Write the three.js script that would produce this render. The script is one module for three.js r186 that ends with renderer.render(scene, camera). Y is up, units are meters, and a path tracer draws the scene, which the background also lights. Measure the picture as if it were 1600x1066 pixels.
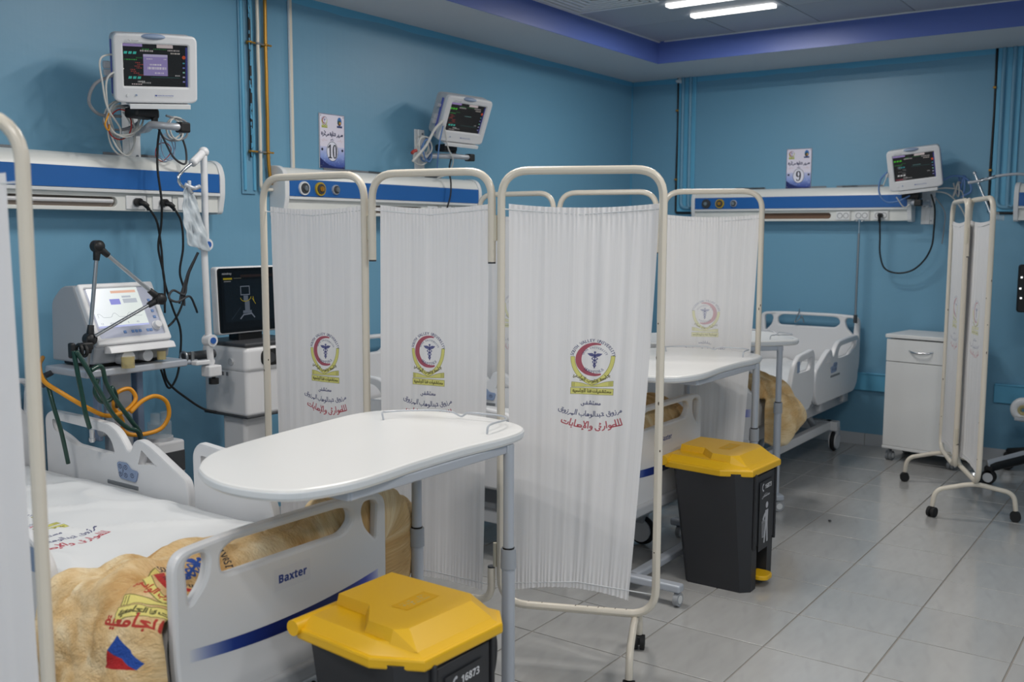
import * as THREE from 'three';
import { RoundedBoxGeometry } from 'three/addons/geometries/RoundedBoxGeometry.js';
import { mergeGeometries, toCreasedNormals } from 'three/addons/utils/BufferGeometryUtils.js';
import { ImprovedNoise } from 'three/addons/math/ImprovedNoise.js';
import { Brush, Evaluator, SUBTRACTION } from 'three-bvh-csg';
import { RectAreaLightUniformsLib } from 'three/addons/lights/RectAreaLightUniformsLib.js';

// ------------------------------------------------------------------ camera, exposure, light
// Room frame in metres: the far corner of the ward is at x = 0, z = 0. The left wall is z = 0 (running to -x),
// the back wall is x = 0 (running to +z), y is up.
const scene = new THREE.Scene();
scene.background = new THREE.Color(0x0a0b0d);
const camera = new THREE.PerspectiveCamera(37.81, 1600 / 1066, 0.05, 60);
camera.position.set(-7.4825, 1.575, 4.0681);
{
  const yaw = 0.615676, pitch = 0.109552, roll = 0.0033495;
  const fw = new THREE.Vector3(Math.cos(yaw) * Math.cos(pitch), -Math.sin(pitch), -Math.sin(yaw) * Math.cos(pitch));
  const right = new THREE.Vector3(Math.sin(yaw), 0, Math.cos(yaw));
  const up = new THREE.Vector3().crossVectors(right, fw);
  camera.up.copy(up.multiplyScalar(Math.cos(roll)).addScaledVector(right, -Math.sin(roll)));
  camera.lookAt(camera.position.clone().add(fw));
}
camera.focus = 3.9; camera.userData.fStop = 3.2;
const renderer = new THREE.WebGLRenderer({ antialias: true });
renderer.toneMapping = THREE.LinearToneMapping;
renderer.toneMappingExposure = 1.0;
renderer.shadowMap.enabled = true;
RectAreaLightUniformsLib.init();
const LAMP = { color: 0xfcf7f0, panel: 114, glow: 3.2 };        // ceiling panels: light in nits-like units, and the glow the eye sees
const CEIL = 2.964, SOFFIT = 2.808;
const LAMP_SPOTS = [];
for (const p of [[-1.62, 1.48], [-4.3, 1.48], [-7.0, 1.48], [-4.3, 3.75], [-7.0, 3.75], [-4.3, 6.0], [-7.0, 6.0], [-9.1, 3.0], [-9.1, 5.2]]) LAMP_SPOTS.push(p);

// ------------------------------------------------------------------ helpers
let seed = 12345;
function rnd() { seed = (seed * 1664525 + 1013904223) >>> 0; return seed / 4294967296; }
const rr = (a, b) => a + (b - a) * rnd();
const perlin = new ImprovedNoise();
const noise = (x, y = 0, z = 0) => perlin.noise(x + 31.7, y + 11.3, z + 7.9);
const V = (x, y, z) => new THREE.Vector3(x, y, z);
const used = {};
function numbered(n) { if (!(n in used)) { used[n] = 0; return n; } used[n]++; return n + '_' + String(used[n]).padStart(3, '0'); }
function tag(o, label, category, group) { o.userData.label = label; o.userData.category = category; if (group) o.userData.group = group; return o; }
function thing(name, label, category, pos = [0, 0, 0], turn = 0, group) {
  const o = new THREE.Group(); o.name = numbered(name); o.position.set(...pos); o.rotation.y = turn; scene.add(o);
  return tag(o, label, category, group);
}
function part(parent, name, geo, m, label) {
  if (Array.isArray(geo)) geo = merge(geo);
  const o = new THREE.Mesh(geo, m); o.name = name; o.castShadow = o.receiveShadow = true; parent.add(o);
  if (label) o.userData.label = label;
  return o;
}
function single(name, geo, m, label, category, group) { const o = part(scene, numbered(name), geo, m); return tag(o, label, category, group); }
function struct(name, geo, m, parent = scene) { const o = part(parent, name, geo, m); if (parent === scene) o.userData.kind = 'structure'; return o; }
function merge(list) {
  list = list.map((g) => { const n = g.index ? g.toNonIndexed() : g; for (const k of Object.keys(n.attributes)) if (!['position', 'normal', 'uv'].includes(k)) n.deleteAttribute(k); if (!n.attributes.uv) n.setAttribute('uv', new THREE.Float32BufferAttribute(new Float32Array(n.attributes.position.count * 2), 2)); return n; });
  return mergeGeometries(list);
}
const box = (w, h, d, x = 0, y = 0, z = 0, r = 0.004) => (r > 0 ? new RoundedBoxGeometry(w, h, d, 2, Math.min(r, w * 0.49, h * 0.49, d * 0.49)) : new THREE.BoxGeometry(w, h, d)).translate(x, y, z);
const cyl = (r, h, x, y, z, axis = 'y', seg = 20, r2 = r) => { const g = new THREE.CylinderGeometry(r2, r, h, seg); if (axis === 'x') g.rotateZ(-Math.PI / 2); if (axis === 'z') g.rotateX(Math.PI / 2); return g.translate(x, y, z); };
const tor = (R, r, x, y, z, axis = 'z') => { const g = new THREE.TorusGeometry(R, r, 8, 28); if (axis === 'x') g.rotateY(Math.PI / 2); if (axis === 'y') g.rotateX(Math.PI / 2); return g.translate(x, y, z); };
// tube along a polyline (parallel transport), round or oval
function sweep(P, r, seg = 10, closed = false, r2 = r, up0 = null) {
  P = P.map((p) => (p.isVector3 ? p : V(...p)));
  const n = P.length, T = [];
  for (let i = 0; i < n; i++) {
    const a = P[closed ? (i + n - 1) % n : Math.max(0, i - 1)], b = P[closed ? (i + 1) % n : Math.min(n - 1, i + 1)];
    T.push(b.clone().sub(a).normalize());
  }
  let N = up0 ? V(...up0) : (Math.abs(T[0].y) < 0.9 ? V(0, 1, 0) : V(1, 0, 0));
  N.addScaledVector(T[0], -N.dot(T[0])).normalize();
  const pos = [], uv = [], idx = []; let len = 0;
  const rows = closed ? n + 1 : n;
  for (let k = 0; k < rows; k++) {
    const i = k % n;
    if (k > 0) { len += P[i].distanceTo(P[(i + n - 1) % n]); N.addScaledVector(T[i], -N.dot(T[i])).normalize(); }
    const B = T[i].clone().cross(N);
    const ra = typeof r === 'function' ? r(k / (rows - 1)) : r, rb = typeof r === 'function' ? ra : r2;
    for (let j = 0; j <= seg; j++) {
      const a = (j / seg) * Math.PI * 2, c = Math.cos(a) * ra, s = Math.sin(a) * rb;
      pos.push(P[i].x + N.x * c + B.x * s, P[i].y + N.y * c + B.y * s, P[i].z + N.z * c + B.z * s); uv.push(len, j / seg);
    }
  }
  for (let k = 0; k < rows - 1; k++) for (let j = 0; j < seg; j++) { const a = k * (seg + 1) + j, b = a + seg + 1; idx.push(a, a + 1, b, b, a + 1, b + 1); }
  if (!closed) for (const k of [0, rows - 1]) {
    const c = pos.length / 3, p = P[k]; pos.push(p.x, p.y, p.z); uv.push(0, 0);
    for (let j = 0; j < seg; j++) { const a = k * (seg + 1) + j; if (k === 0) idx.push(c, a + 1, a); else idx.push(c, a, a + 1); }
  }
  const g = new THREE.BufferGeometry(); g.setAttribute('position', new THREE.Float32BufferAttribute(pos, 3)); g.setAttribute('uv', new THREE.Float32BufferAttribute(uv, 2)); g.setIndex(idx); g.computeVertexNormals();
  return g;
}
// polyline with rounded corners
function fillet(pts, rad, closed = false, n = 6) {
  pts = pts.map((p) => (p.isVector3 ? p : V(...p)));
  const out = [], m = pts.length;
  for (let i = 0; i < m; i++) {
    if (!closed && (i === 0 || i === m - 1)) { out.push(pts[i].clone()); continue; }
    const p = pts[i], a = pts[(i + m - 1) % m], b = pts[(i + 1) % m];
    const da = a.clone().sub(p), db = b.clone().sub(p), R = Array.isArray(rad) ? rad[i] : rad;
    const t = Math.min(R, da.length() * 0.49, db.length() * 0.49);
    const A = p.clone().addScaledVector(da.normalize(), t), B = p.clone().addScaledVector(db.normalize(), t);
    for (let k = 0; k <= n; k++) { const s = k / n, q = A.clone().multiplyScalar((1 - s) * (1 - s)).addScaledVector(p, 2 * s * (1 - s)).addScaledVector(B, s * s); q.lerp(p, 0.0); out.push(q); }
  }
  return out;
}
const smooth = (pts, n = 40, closed = false) => new THREE.CatmullRomCurve3(pts.map((p) => (p.isVector3 ? p : V(...p))), closed, 'centripetal').getPoints(n);
function rshape(pts, r, Cls = THREE.Shape) {
  const s = new Cls(), m = pts.length;
  for (let i = 0; i < m; i++) {
    const p = pts[i], a = pts[(i + m - 1) % m], b = pts[(i + 1) % m];
    const la = Math.hypot(a[0] - p[0], a[1] - p[1]), lb = Math.hypot(b[0] - p[0], b[1] - p[1]), R = Array.isArray(r) ? r[i] : r;
    const t = Math.min(R, la * 0.48, lb * 0.48);
    const A = [p[0] + (a[0] - p[0]) / la * t, p[1] + (a[1] - p[1]) / la * t], B = [p[0] + (b[0] - p[0]) / lb * t, p[1] + (b[1] - p[1]) / lb * t];
    if (i === 0) s.moveTo(...A); else s.lineTo(...A);
    s.quadraticCurveTo(p[0], p[1], B[0], B[1]);
  }
  s.closePath(); return s;
}
const rrect = (w, h, r, x = 0, y = 0, Cls = THREE.Shape) => rshape([[x - w / 2, y - h / 2], [x + w / 2, y - h / 2], [x + w / 2, y + h / 2], [x - w / 2, y + h / 2]], r, Cls);
function extr(shape, depth, bevel = 0.004, curve = 8) {
  return new THREE.ExtrudeGeometry(shape, { depth: Math.max(0.0005, depth - 2 * bevel), bevelEnabled: bevel > 0, bevelThickness: bevel, bevelSize: bevel, bevelOffset: -bevel, bevelSegments: 2, curveSegments: curve }).translate(0, 0, bevel);
}
// shape given in (z, y), extruded along x from 0 to len
const extrX = (shape, len, bevel = 0.004, curve = 8) => extr(shape, len, bevel, curve).rotateY(-Math.PI / 2).translate(len, 0, 0);
// shape given in (x, z), standing y0..y0+h
const extrY = (shape, h, y0 = 0, bevel = 0.004, curve = 10) => extr(shape, h, bevel, curve).rotateX(Math.PI / 2).translate(0, y0 + h, 0);
// grid surface fn(u,v) -> [x,y,z,(u2,v2)]
function surf(nu, nv, fn) {
  const pos = [], uv = [], idx = [];
  for (let j = 0; j <= nv; j++) for (let i = 0; i <= nu; i++) { const p = fn(i / nu, j / nv); pos.push(p[0], p[1], p[2]); uv.push(p.length > 3 ? p[3] : i / nu, p.length > 3 ? p[4] : j / nv); }
  for (let j = 0; j < nv; j++) for (let i = 0; i < nu; i++) { const a = j * (nu + 1) + i, b = a + nu + 1; idx.push(a, a + 1, b, b, a + 1, b + 1); }
  const g = new THREE.BufferGeometry(); g.setAttribute('position', new THREE.Float32BufferAttribute(pos, 3)); g.setAttribute('uv', new THREE.Float32BufferAttribute(uv, 2)); g.setIndex(idx); g.computeVertexNormals();
  return g;
}
// a cloth of thickness t: the surface, its inner copy and the rim that joins them
function cloth(nu, nv, fn, t) {
  const g = surf(nu, nv, fn), p = g.attributes.position, n = g.attributes.normal, uv = g.attributes.uv, c = p.count;
  const pos = [...p.array], u = [...uv.array], idx = [...g.index.array];
  for (let i = 0; i < c; i++) { pos.push(p.getX(i) - n.getX(i) * t, p.getY(i) - n.getY(i) * t, p.getZ(i) - n.getZ(i) * t); u.push(uv.getX(i), uv.getY(i)); }
  const base = [...idx]; for (let i = 0; i < base.length; i += 3) idx.push(base[i] + c, base[i + 2] + c, base[i + 1] + c);
  const ring = [];
  for (let i = 0; i < nu; i++) ring.push(i);
  for (let j = 0; j < nv; j++) ring.push(j * (nu + 1) + nu);
  for (let i = nu; i > 0; i--) ring.push(nv * (nu + 1) + i);
  for (let j = nv; j > 0; j--) ring.push(j * (nu + 1));
  for (let k = 0; k < ring.length; k++) { const a = ring[k], b = ring[(k + 1) % ring.length]; idx.push(a, a + c, b, b, a + c, b + c); }
  const o = new THREE.BufferGeometry(); o.setAttribute('position', new THREE.Float32BufferAttribute(pos, 3)); o.setAttribute('uv', new THREE.Float32BufferAttribute(u, 2)); o.setIndex(idx); o.computeVertexNormals();
  return o;
}

// ------------------------------------------------------------------ textures and materials
function canvasTex(w, h, draw, srgb = true) {
  const c = document.createElement('canvas'); c.width = w; c.height = h; draw(c.getContext('2d'), w, h);
  const t = new THREE.CanvasTexture(c); if (srgb) t.colorSpace = THREE.SRGBColorSpace; t.magFilter = THREE.LinearFilter; t.wrapS = t.wrapT = THREE.RepeatWrapping; return t;
}
function dataTex(w, h, fn, srgb = true) {
  const d = new Uint8Array(w * h * 4);
  for (let j = 0; j < h; j++) for (let i = 0; i < w; i++) { const c = fn(i / w, j / h); const k = (j * w + i) * 4; if (typeof c === 'number') { d[k] = d[k + 1] = d[k + 2] = Math.max(0, Math.min(255, c)); } else for (let q = 0; q < 3; q++) d[k + q] = Math.max(0, Math.min(255, c[q])); d[k + 3] = 255; }
  const t = new THREE.DataTexture(d, w, h); if (srgb) t.colorSpace = THREE.SRGBColorSpace; t.magFilter = THREE.LinearFilter; t.minFilter = THREE.LinearMipmapLinearFilter; t.generateMipmaps = true; t.wrapS = t.wrapT = THREE.RepeatWrapping; t.needsUpdate = true; return t;
}
const std = (color, roughness = 0.5, metalness = 0, extra = {}) => new THREE.MeshStandardMaterial({ color, roughness, metalness, ...extra });
const phys = (o) => new THREE.MeshPhysicalMaterial(o);
// seamless noise on a unit square
function tnoise(u, v, f, z = 0) { const a = u * Math.PI * 2, b = v * Math.PI * 2, R = f / (Math.PI * 2); return noise(Math.cos(a) * R + 5, Math.sin(a) * R + z, 3) * 0.5 + noise(Math.cos(b) * R + 9, Math.sin(b) * R + 2 + z, Math.cos(a) * R * 0.7) * 0.5; }
const wallBump = dataTex(256, 256, (u, v) => 128 + 90 * tnoise(u, v, 30) + 40 * tnoise(u, v, 90, 4), false);
wallBump.repeat.set(1, 1);
const M = {
  wall: std(0x6c9db9, 0.42, 0, { bumpMap: wallBump, bumpScale: 0.0012 }),
  wallBright: std(0x60a9cc, 0.4),
  soffit: std(0xc6c9cf, 0.75), beam: std(0x5a70b8, 0.38), ceiling: std(0xa9afb8, 0.5), ceilingB: std(0xa2a8b2, 0.5), seam: std(0x5c6068, 0.8),
  grout: std(0x8f8a84, 0.8), skirting: std(0xb9bdc2, 0.25),
  cream: std(0xdcd4c6, 0.26), creamWorn: std(0xcfc8b6, 0.4), chip: std(0x4a3c30, 0.7),
  white: std(0xdcdee0, 0.35), bedWhite: std(0xd9dadd, 0.38), bedGrey: std(0xb5b8bd, 0.45), grey: std(0x9a9da2, 0.5), greyBlue: std(0x8a9cb8, 0.45), midGrey: std(0x777b80, 0.5),
  darkGrey: std(0x3a3c40, 0.5), black: std(0x131416, 0.5), rubber: std(0x1b1b1d, 0.75), chrome: std(0xd5d8dc, 0.18, 1), steel: std(0xa8acb0, 0.3, 0.9), zinc: std(0xb9bdc4, 0.35, 0.2), brass: std(0xb98a3a, 0.4, 0.6),
  tableTop: std(0xe3e3e2, 0.32), tableEdge: std(0xd4d8dc, 0.35), post: std(0xb6bcc6, 0.35, 0.15), sleeve: std(0xa0a5ad, 0.5),
  yellow: phys({ color: 0xe6b414, roughness: 0.38, clearcoat: 0.15, clearcoatRoughness: 0.4 }), binBody: std(0x2c2d31, 0.48),
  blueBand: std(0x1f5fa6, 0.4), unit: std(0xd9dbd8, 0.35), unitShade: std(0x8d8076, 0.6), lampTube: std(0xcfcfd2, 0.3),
  mattress: std(0xb4b9c0, 0.7), cable: std(0xc9c8c4, 0.45), cableGrey: std(0x8f9196, 0.5), cord: std(0x111214, 0.5), green: phys({ color: 0x08382e, roughness: 0.3, clearcoat: 0.3 }), hose: std(0xd8921c, 0.45), hoseBlue: std(0x5d82b8, 0.5),
  outletYellow: std(0xb5992a, 0.4), red: std(0xa8342c, 0.5), laminate: std(0xdedfdf, 0.45), navy: std(0x16307a, 0.4),
  clear: phys({ color: 0xf2f6f8, roughness: 0.12, transmission: 0.85, thickness: 0, ior: 1.35 }), amber: phys({ color: 0xe8dcae, roughness: 0.1, transmission: 0.7, thickness: 0 }),
};
// ------------------------------------------------------------------ lettering: a small stroke alphabet for the Arabic lines
const circ = (cx, cy, r, a0 = 0, a1 = 360, ry = r) => { const o = []; for (let i = 0; i <= 14; i++) { const a = (a0 + (a1 - a0) * i / 14) * Math.PI / 180; o.push([cx + r * Math.cos(a), cy + ry * Math.sin(a)]); } return o; };
const TOOTH_I = (d) => ({ w: 0.36, s: [[[0.12, 0.4], [0.12, 0.02], [0.36, 0]]], d });
const TOOTH_M = (d) => ({ w: 0.36, s: [[[0, 0], [0.36, 0]], [[0.16, 0], [0.16, 0.36]]], d });
const up1 = [[0.16, 0.62]], up2 = [[0.08, 0.62], [0.26, 0.62]], up3 = [[0.35, 0.56], [0.55, 0.56], [0.45, 0.74]], dn1 = [[0.16, -0.26]], dn2 = [[0.08, -0.26], [0.26, -0.26]];
// key = letter + i(nitial) m(edial) f(inal) s(olo); x runs leftwards from the right edge of the letter
const AR = {
  mi: { w: 0.46, s: [circ(0.17, 0.13, 0.14), [[0.17, 0], [0.46, 0]]] }, mm: { w: 0.46, s: [[[0, 0], [0.46, 0]], circ(0.2, -0.1, 0.13)] },
  si: { w: 0.85, s: [[[0.08, 0.36], [0.1, 0.04], [0.26, 0.02], [0.3, 0.32], [0.34, 0.03], [0.52, 0.02], [0.56, 0.32], [0.6, 0], [0.85, 0]]] },
  sm: { w: 0.9, s: [[[0, 0], [0.1, 0.02], [0.14, 0.34], [0.18, 0.03], [0.36, 0.02], [0.4, 0.34], [0.44, 0.03], [0.6, 0.02], [0.64, 0.34], [0.68, 0], [0.9, 0]]] },
  shm: { w: 0.9, s: [[[0, 0], [0.1, 0.02], [0.14, 0.34], [0.18, 0.03], [0.36, 0.02], [0.4, 0.34], [0.44, 0.03], [0.6, 0.02], [0.64, 0.34], [0.68, 0], [0.9, 0]]], d: up3 },
  ti: TOOTH_I(up2), tm: TOOTH_M(up2), bi: TOOTH_I(dn1), bm: TOOTH_M(dn1), ni: TOOTH_I(up1), nm: TOOTH_M(up1), yi: TOOTH_I(dn2), ym: TOOTH_M(dn2),
  fm: { w: 0.56, s: [[[0, 0], [0.56, 0]], circ(0.26, 0.22, 0.16)], d: [[0.26, 0.6]] },
  qi: { w: 0.5, s: [circ(0.2, 0.24, 0.17), [[0.06, 0.1], [0.2, 0], [0.5, 0]]], d: [[0.1, 0.62], [0.3, 0.62]] },
  qs: { w: 0.95, s: [circ(0.24, 0.2, 0.17), [[0.07, 0.15], [0.12, -0.16], [0.38, -0.32], [0.68, -0.28], [0.84, -0.06], [0.86, 0.12]]], d: [[0.14, 0.6], [0.34, 0.6]] },
  Yf: { w: 0.95, s: [[[0, 0], [0.16, 0.02], [0.34, 0.22], [0.46, 0.08], [0.3, -0.18], [0.5, -0.34], [0.8, -0.26], [0.9, -0.02]]] },
  Hs: { w: 0.95, s: [[[0.36, 0.36], [0.14, 0.28], [0.22, 0.1], [0.4, 0.04], [0.3, -0.2], [0.5, -0.34], [0.8, -0.26], [0.9, -0.02]], [[0.28, 0.78], [0.16, 0.68], [0.3, 0.6]]] },
  ws: { w: 0.52, s: [circ(0.22, 0.17, 0.15), [[0.07, 0.15], [0.1, -0.12], [0.3, -0.3], [0.5, -0.34]]] }, wf: { w: 0.55, s: [[[0, 0], [0.2, 0.0]], circ(0.24, 0.17, 0.15), [[0.1, 0.12], [0.14, -0.12], [0.32, -0.3], [0.52, -0.34]]] },
  rs: { w: 0.46, s: [[[0.1, 0.26], [0.13, 0], [0.26, -0.22], [0.46, -0.32]]] }, rf: { w: 0.5, s: [[[0, 0], [0.12, 0.02], [0.17, -0.06], [0.3, -0.24], [0.5, -0.32]]] },
  zs: { w: 0.46, s: [[[0.1, 0.26], [0.13, 0], [0.26, -0.22], [0.46, -0.32]]], d: [[0.14, 0.52]] }, zf: { w: 0.5, s: [[[0, 0], [0.12, 0.02], [0.17, -0.06], [0.3, -0.24], [0.5, -0.32]]], d: [[0.2, 0.34]] },
  df: { w: 0.5, s: [[[0, 0], [0.14, 0.04], [0.2, 0.44]], [[0.14, 0.04], [0.46, 0]]] }, ds: { w: 0.5, s: [[[0.2, 0.46], [0.1, 0.16], [0.14, 0.02], [0.44, 0.02]]] },
  as: { w: 0.26, s: [[[0.12, 0.95], [0.12, 0]]] }, af: { w: 0.3, s: [[[0, 0], [0.14, 0.02], [0.16, 0.95]]] },
  li: { w: 0.34, s: [[[0.12, 0.95], [0.12, 0.02], [0.34, 0]]] }, lm: { w: 0.34, s: [[[0, 0], [0.34, 0]], [[0.16, 0], [0.16, 0.95]]] },
  las: { w: 0.62, s: [[[0.04, 0.95], [0.44, 0.06], [0.14, 0.02], [0.12, 0.14], [0.5, 0.95]], [[0.56, -0.16], [0.44, -0.24], [0.58, -0.3]]] },
  hi: { w: 0.58, s: [circ(0.26, 0.2, 0.2), circ(0.2, 0.14, 0.09), [[0.1, 0], [0.58, 0]]] }, hm: { w: 0.5, s: [[[0, 0], [0.5, 0]], circ(0.24, 0.14, 0.13), circ(0.24, -0.1, 0.1)] },
  ci: { w: 0.62, s: [[[0.44, 0.52], [0.22, 0.56], [0.12, 0.4], [0.3, 0.26], [0.06, 0.02], [0.62, 0]]] }, cm: { w: 0.5, s: [[[0, 0], [0.5, 0]], [[0.24, 0.02], [0.08, 0.3], [0.4, 0.3], [0.24, 0.02]]] },
  Tm: { w: 0.78, s: [[[0, 0], [0.78, 0]], circ(0.44, 0.16, 0.25, 0, 360, 0.15), [[0.2, 0.95], [0.2, 0]]] },
  Si: { w: 0.9, s: [circ(0.32, 0.17, 0.26, 0, 360, 0.15), [[0.62, 0.32], [0.64, 0], [0.9, 0]], [[0.1, 0.02], [0.64, 0]]] },
  ji: { w: 0.72, s: [[[0.06, 0.44], [0.56, 0.42], [0.2, 0.14], [0.06, 0.02], [0.72, 0]]], d: [[0.32, -0.26]] },
  bs: { w: 1.05, s: [[[0.06, 0.36], [0.08, 0.08], [0.24, 0], [0.8, 0], [0.96, 0.08], [1.0, 0.34]]], d: [[0.52, -0.26]] }, bf: { w: 0.95, s: [[[0, 0], [0.7, 0], [0.86, 0.08], [0.9, 0.34]]], d: [[0.42, -0.26]] },
  ts: { w: 1.05, s: [[[0.06, 0.36], [0.08, 0.08], [0.24, 0], [0.8, 0], [0.96, 0.08], [1.0, 0.34]]], d: [[0.42, 0.36], [0.62, 0.36]] },
  ki: { w: 0.72, s: [[[0.62, 0.95], [0.2, 0.62], [0.5, 0.32], [0.46, 0.02], [0.05, 0]], [[0.46, 0], [0.72, 0]]] }, kf: { w: 0.72, s: [[[0, 0], [0.3, 0], [0.3, 0.95]]] }, km: { w: 0.72, s: [[[0, 0], [0.72, 0]], [[0.46, 0.02], [0.48, 0.32], [0.16, 0.6], [0.58, 0.92]]] },
  Qs: { w: 0.46, s: [circ(0.22, 0.18, 0.17)], d: [[0.12, 0.56], [0.32, 0.56]] }, Qf: { w: 0.48, s: [[[0, 0], [0.2, 0.02]], circ(0.24, 0.18, 0.17)], d: [[0.14, 0.56], [0.34, 0.56]] },
  Yi: { w: 0.95, s: [[[0, 0], [0.16, 0.02], [0.34, 0.22], [0.46, 0.08], [0.3, -0.18], [0.5, -0.34], [0.8, -0.26], [0.9, -0.02]]], d: [[0.5, -0.58], [0.68, -0.58]] },
  mf: { w: 0.4, s: [[[0, 0], [0.2, 0.02]], circ(0.2, 0.1, 0.13), [[0.3, 0.02], [0.36, -0.4]]] }, ' ': { w: 0.3, s: [] },
};
const WORDS = {
  hospital: 'mi sm tm shm fm Yf', people: 'mi rf zs ws qs . ci bm df as li wf hi af bs . as li mm rf zs ws qs',
  emergency: 'li lm Tm wf as rs Hs . ws as las Si af bi af ts', university: 'ji af mi cm Qf . ji nm wf bs . as li wf as ds Yi', hospitals: 'mi sm tm shm fm ym af ts . qi nm af . as li ji af mi cm ym Qf',
  bed: 'si rf ym rf . ci nm af ym Qf . mi rf ki zf Qs', number: 'rs qi mf', campus: 'as li ji af mi cm ym Qf',
};
// draws one line centred on (cx, cy); bend > 0 curves it into a smile of that radius
function arabic(ctx, word, cx, cy, size, color, width, bend = 0, lw = 0.15) {
  const keys = WORDS[word].split(' ').map((k) => (k === '.' ? ' ' : k));
  const total = keys.reduce((a, k) => a + AR[k].w, 0), sx = width ? width / total : size;
  ctx.strokeStyle = ctx.fillStyle = color; ctx.lineWidth = size * lw; ctx.lineCap = ctx.lineJoin = 'round';
  const put = (x, y) => { const s = (total / 2 - x) * sx; if (!bend) return [cx + s, cy - y * size]; const a = s / bend, R = bend - y * size; return [cx + R * Math.sin(a), cy - bend + R * Math.cos(a)]; };
  let x = 0;
  for (const k of keys) {
    const g = AR[k];
    for (const st of g.s) { ctx.beginPath(); st.forEach((p, i) => ctx[i ? 'lineTo' : 'moveTo'](...put(x + p[0], p[1]))); ctx.stroke(); }
    for (const d of g.d || []) { const q = put(x + d[0], d[1]); ctx.beginPath(); ctx.arc(q[0], q[1], size * lw * 0.62, 0, 7); ctx.fill(); }
    x += g.w;
  }
}
// latin letters along a circle; top = true reads over the top, else along the bottom
function arcText(ctx, text, cx, cy, R, a0, a1, size, color, top = true, font = 'bold', fam = 'sans-serif') {
  ctx.fillStyle = color; ctx.textAlign = 'center'; ctx.textBaseline = 'alphabetic'; ctx.font = `${font} 40px ${fam}`;
  const n = text.length;
  for (let i = 0; i < n; i++) {
    const a = (a0 + (a1 - a0) * (n > 1 ? i / (n - 1) : 0.5)) * Math.PI / 180;
    ctx.save(); ctx.translate(cx + R * Math.sin(a), cy - R * Math.cos(a)); ctx.rotate(top ? a : a + Math.PI); ctx.scale(size / 40, size / 40); ctx.fillText(text[i], 0, 0); ctx.restore();
  }
}
// the hospital emblem in its own units (ring centre 0,0; about 325 wide); y down
function emblem(ctx, o = {}) {
  const C = { navy: '#2b2f6e', red: '#98283c', yellow: '#d9d45c', edge: '#6d6a34', text: '#3c3f66', ...o };
  ctx.lineJoin = 'round';
  if (!o.noRingText) arcText(ctx, 'SOUTH VALLEY UNIVERSITY', 0, 0, 146, -76, 76, 34, C.text);
  // yellow cup: ribbon round the lower half
  ctx.fillStyle = C.yellow; ctx.strokeStyle = C.edge; ctx.lineWidth = 3;
  ctx.beginPath(); ctx.moveTo(-163, -22); ctx.lineTo(-134, -22); ctx.bezierCurveTo(-134, 70, -80, 150, 0, 178); ctx.bezierCurveTo(80, 150, 134, 70, 134, -34); ctx.lineTo(163, -34); ctx.bezierCurveTo(163, 90, 100, 176, 0, 212); ctx.bezierCurveTo(-100, 176, -163, 90, -163, -22); ctx.closePath(); ctx.fill(); ctx.stroke();
  ctx.beginPath(); ctx.moveTo(-150, 188); ctx.bezierCurveTo(-60, 190, -40, 212, 0, 212); ctx.bezierCurveTo(40, 212, 70, 178, 160, 172); ctx.lineTo(160, 214); ctx.bezierCurveTo(60, 224, -60, 226, -150, 230); ctx.closePath(); ctx.fill(); ctx.stroke();
  ctx.fillRect(-156, 236, 320, 52); ctx.strokeRect(-156, 236, 320, 52);
  ctx.strokeStyle = C.edge; for (const sx of [-1, 1]) for (let k = 0; k < 3; k++) { ctx.beginPath(); ctx.moveTo(sx * 140 - 10 + k * 10, sx > 0 ? 178 : 194); ctx.lineTo(sx * 140 - 10 + k * 10, sx > 0 ? 212 : 226); ctx.stroke(); }
  arabic(ctx, 'hospitals', 4, 270, 28, '#5a5530', 290, 0, 0.2);
  arabic(ctx, 'university', 0, 184, 30, C.ribbonText || '#5a5530', 300, 190, 0.2);
  // red crescent
  ctx.fillStyle = C.red; ctx.beginPath(); ctx.arc(10, -2, 138, -1.2, 1.15, true); ctx.arc(34, -4, 118, 1.3, -1.4, false); ctx.closePath(); ctx.fill();
  arcText(ctx, 'QENA UNIVERSITY', 12, 0, 92, -62, 62, 22, C.text, true, 'bold', 'serif');
  arcText(ctx, 'HOSPITALS', 12, 0, 112, 218, 142, 30, C.text, false, 'bold', 'serif');
  // winged staff with two snakes
  ctx.fillStyle = ctx.strokeStyle = C.navy; ctx.lineWidth = 8; ctx.lineCap = 'round';
  ctx.beginPath(); ctx.arc(14, -60, 9, 0, 7); ctx.fill();
  for (const s of [-1, 1]) { ctx.beginPath(); ctx.moveTo(14, -40); ctx.bezierCurveTo(14 + s * 20, -62, 14 + s * 38, -50, 14 + s * 56, -52); ctx.bezierCurveTo(14 + s * 46, -34, 14 + s * 30, -22, 14, -24); ctx.fill(); }
  ctx.beginPath(); ctx.moveTo(14, -50); ctx.lineTo(14, 68); ctx.stroke();
  ctx.lineWidth = 7; for (const s of [-1, 1]) { ctx.beginPath(); ctx.moveTo(14, -18); for (let i = 0; i <= 24; i++) { const t = i / 24; ctx.lineTo(14 + s * Math.sin(t * 9.4) * 24 * (1 - t * 0.75), -22 + t * 84); } ctx.stroke(); }
}
function hospitalLines(ctx) {        // the three lines under the emblem, same units
  arabic(ctx, 'hospital', 0, 372, 40, '#3c3f66', 150);
  arabic(ctx, 'people', -4, 470, 44, '#3c3f66', 500, 620);
  arabic(ctx, 'emergency', 14, 572, 56, '#a8323e', 490, 640, 0.17);
}
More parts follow.
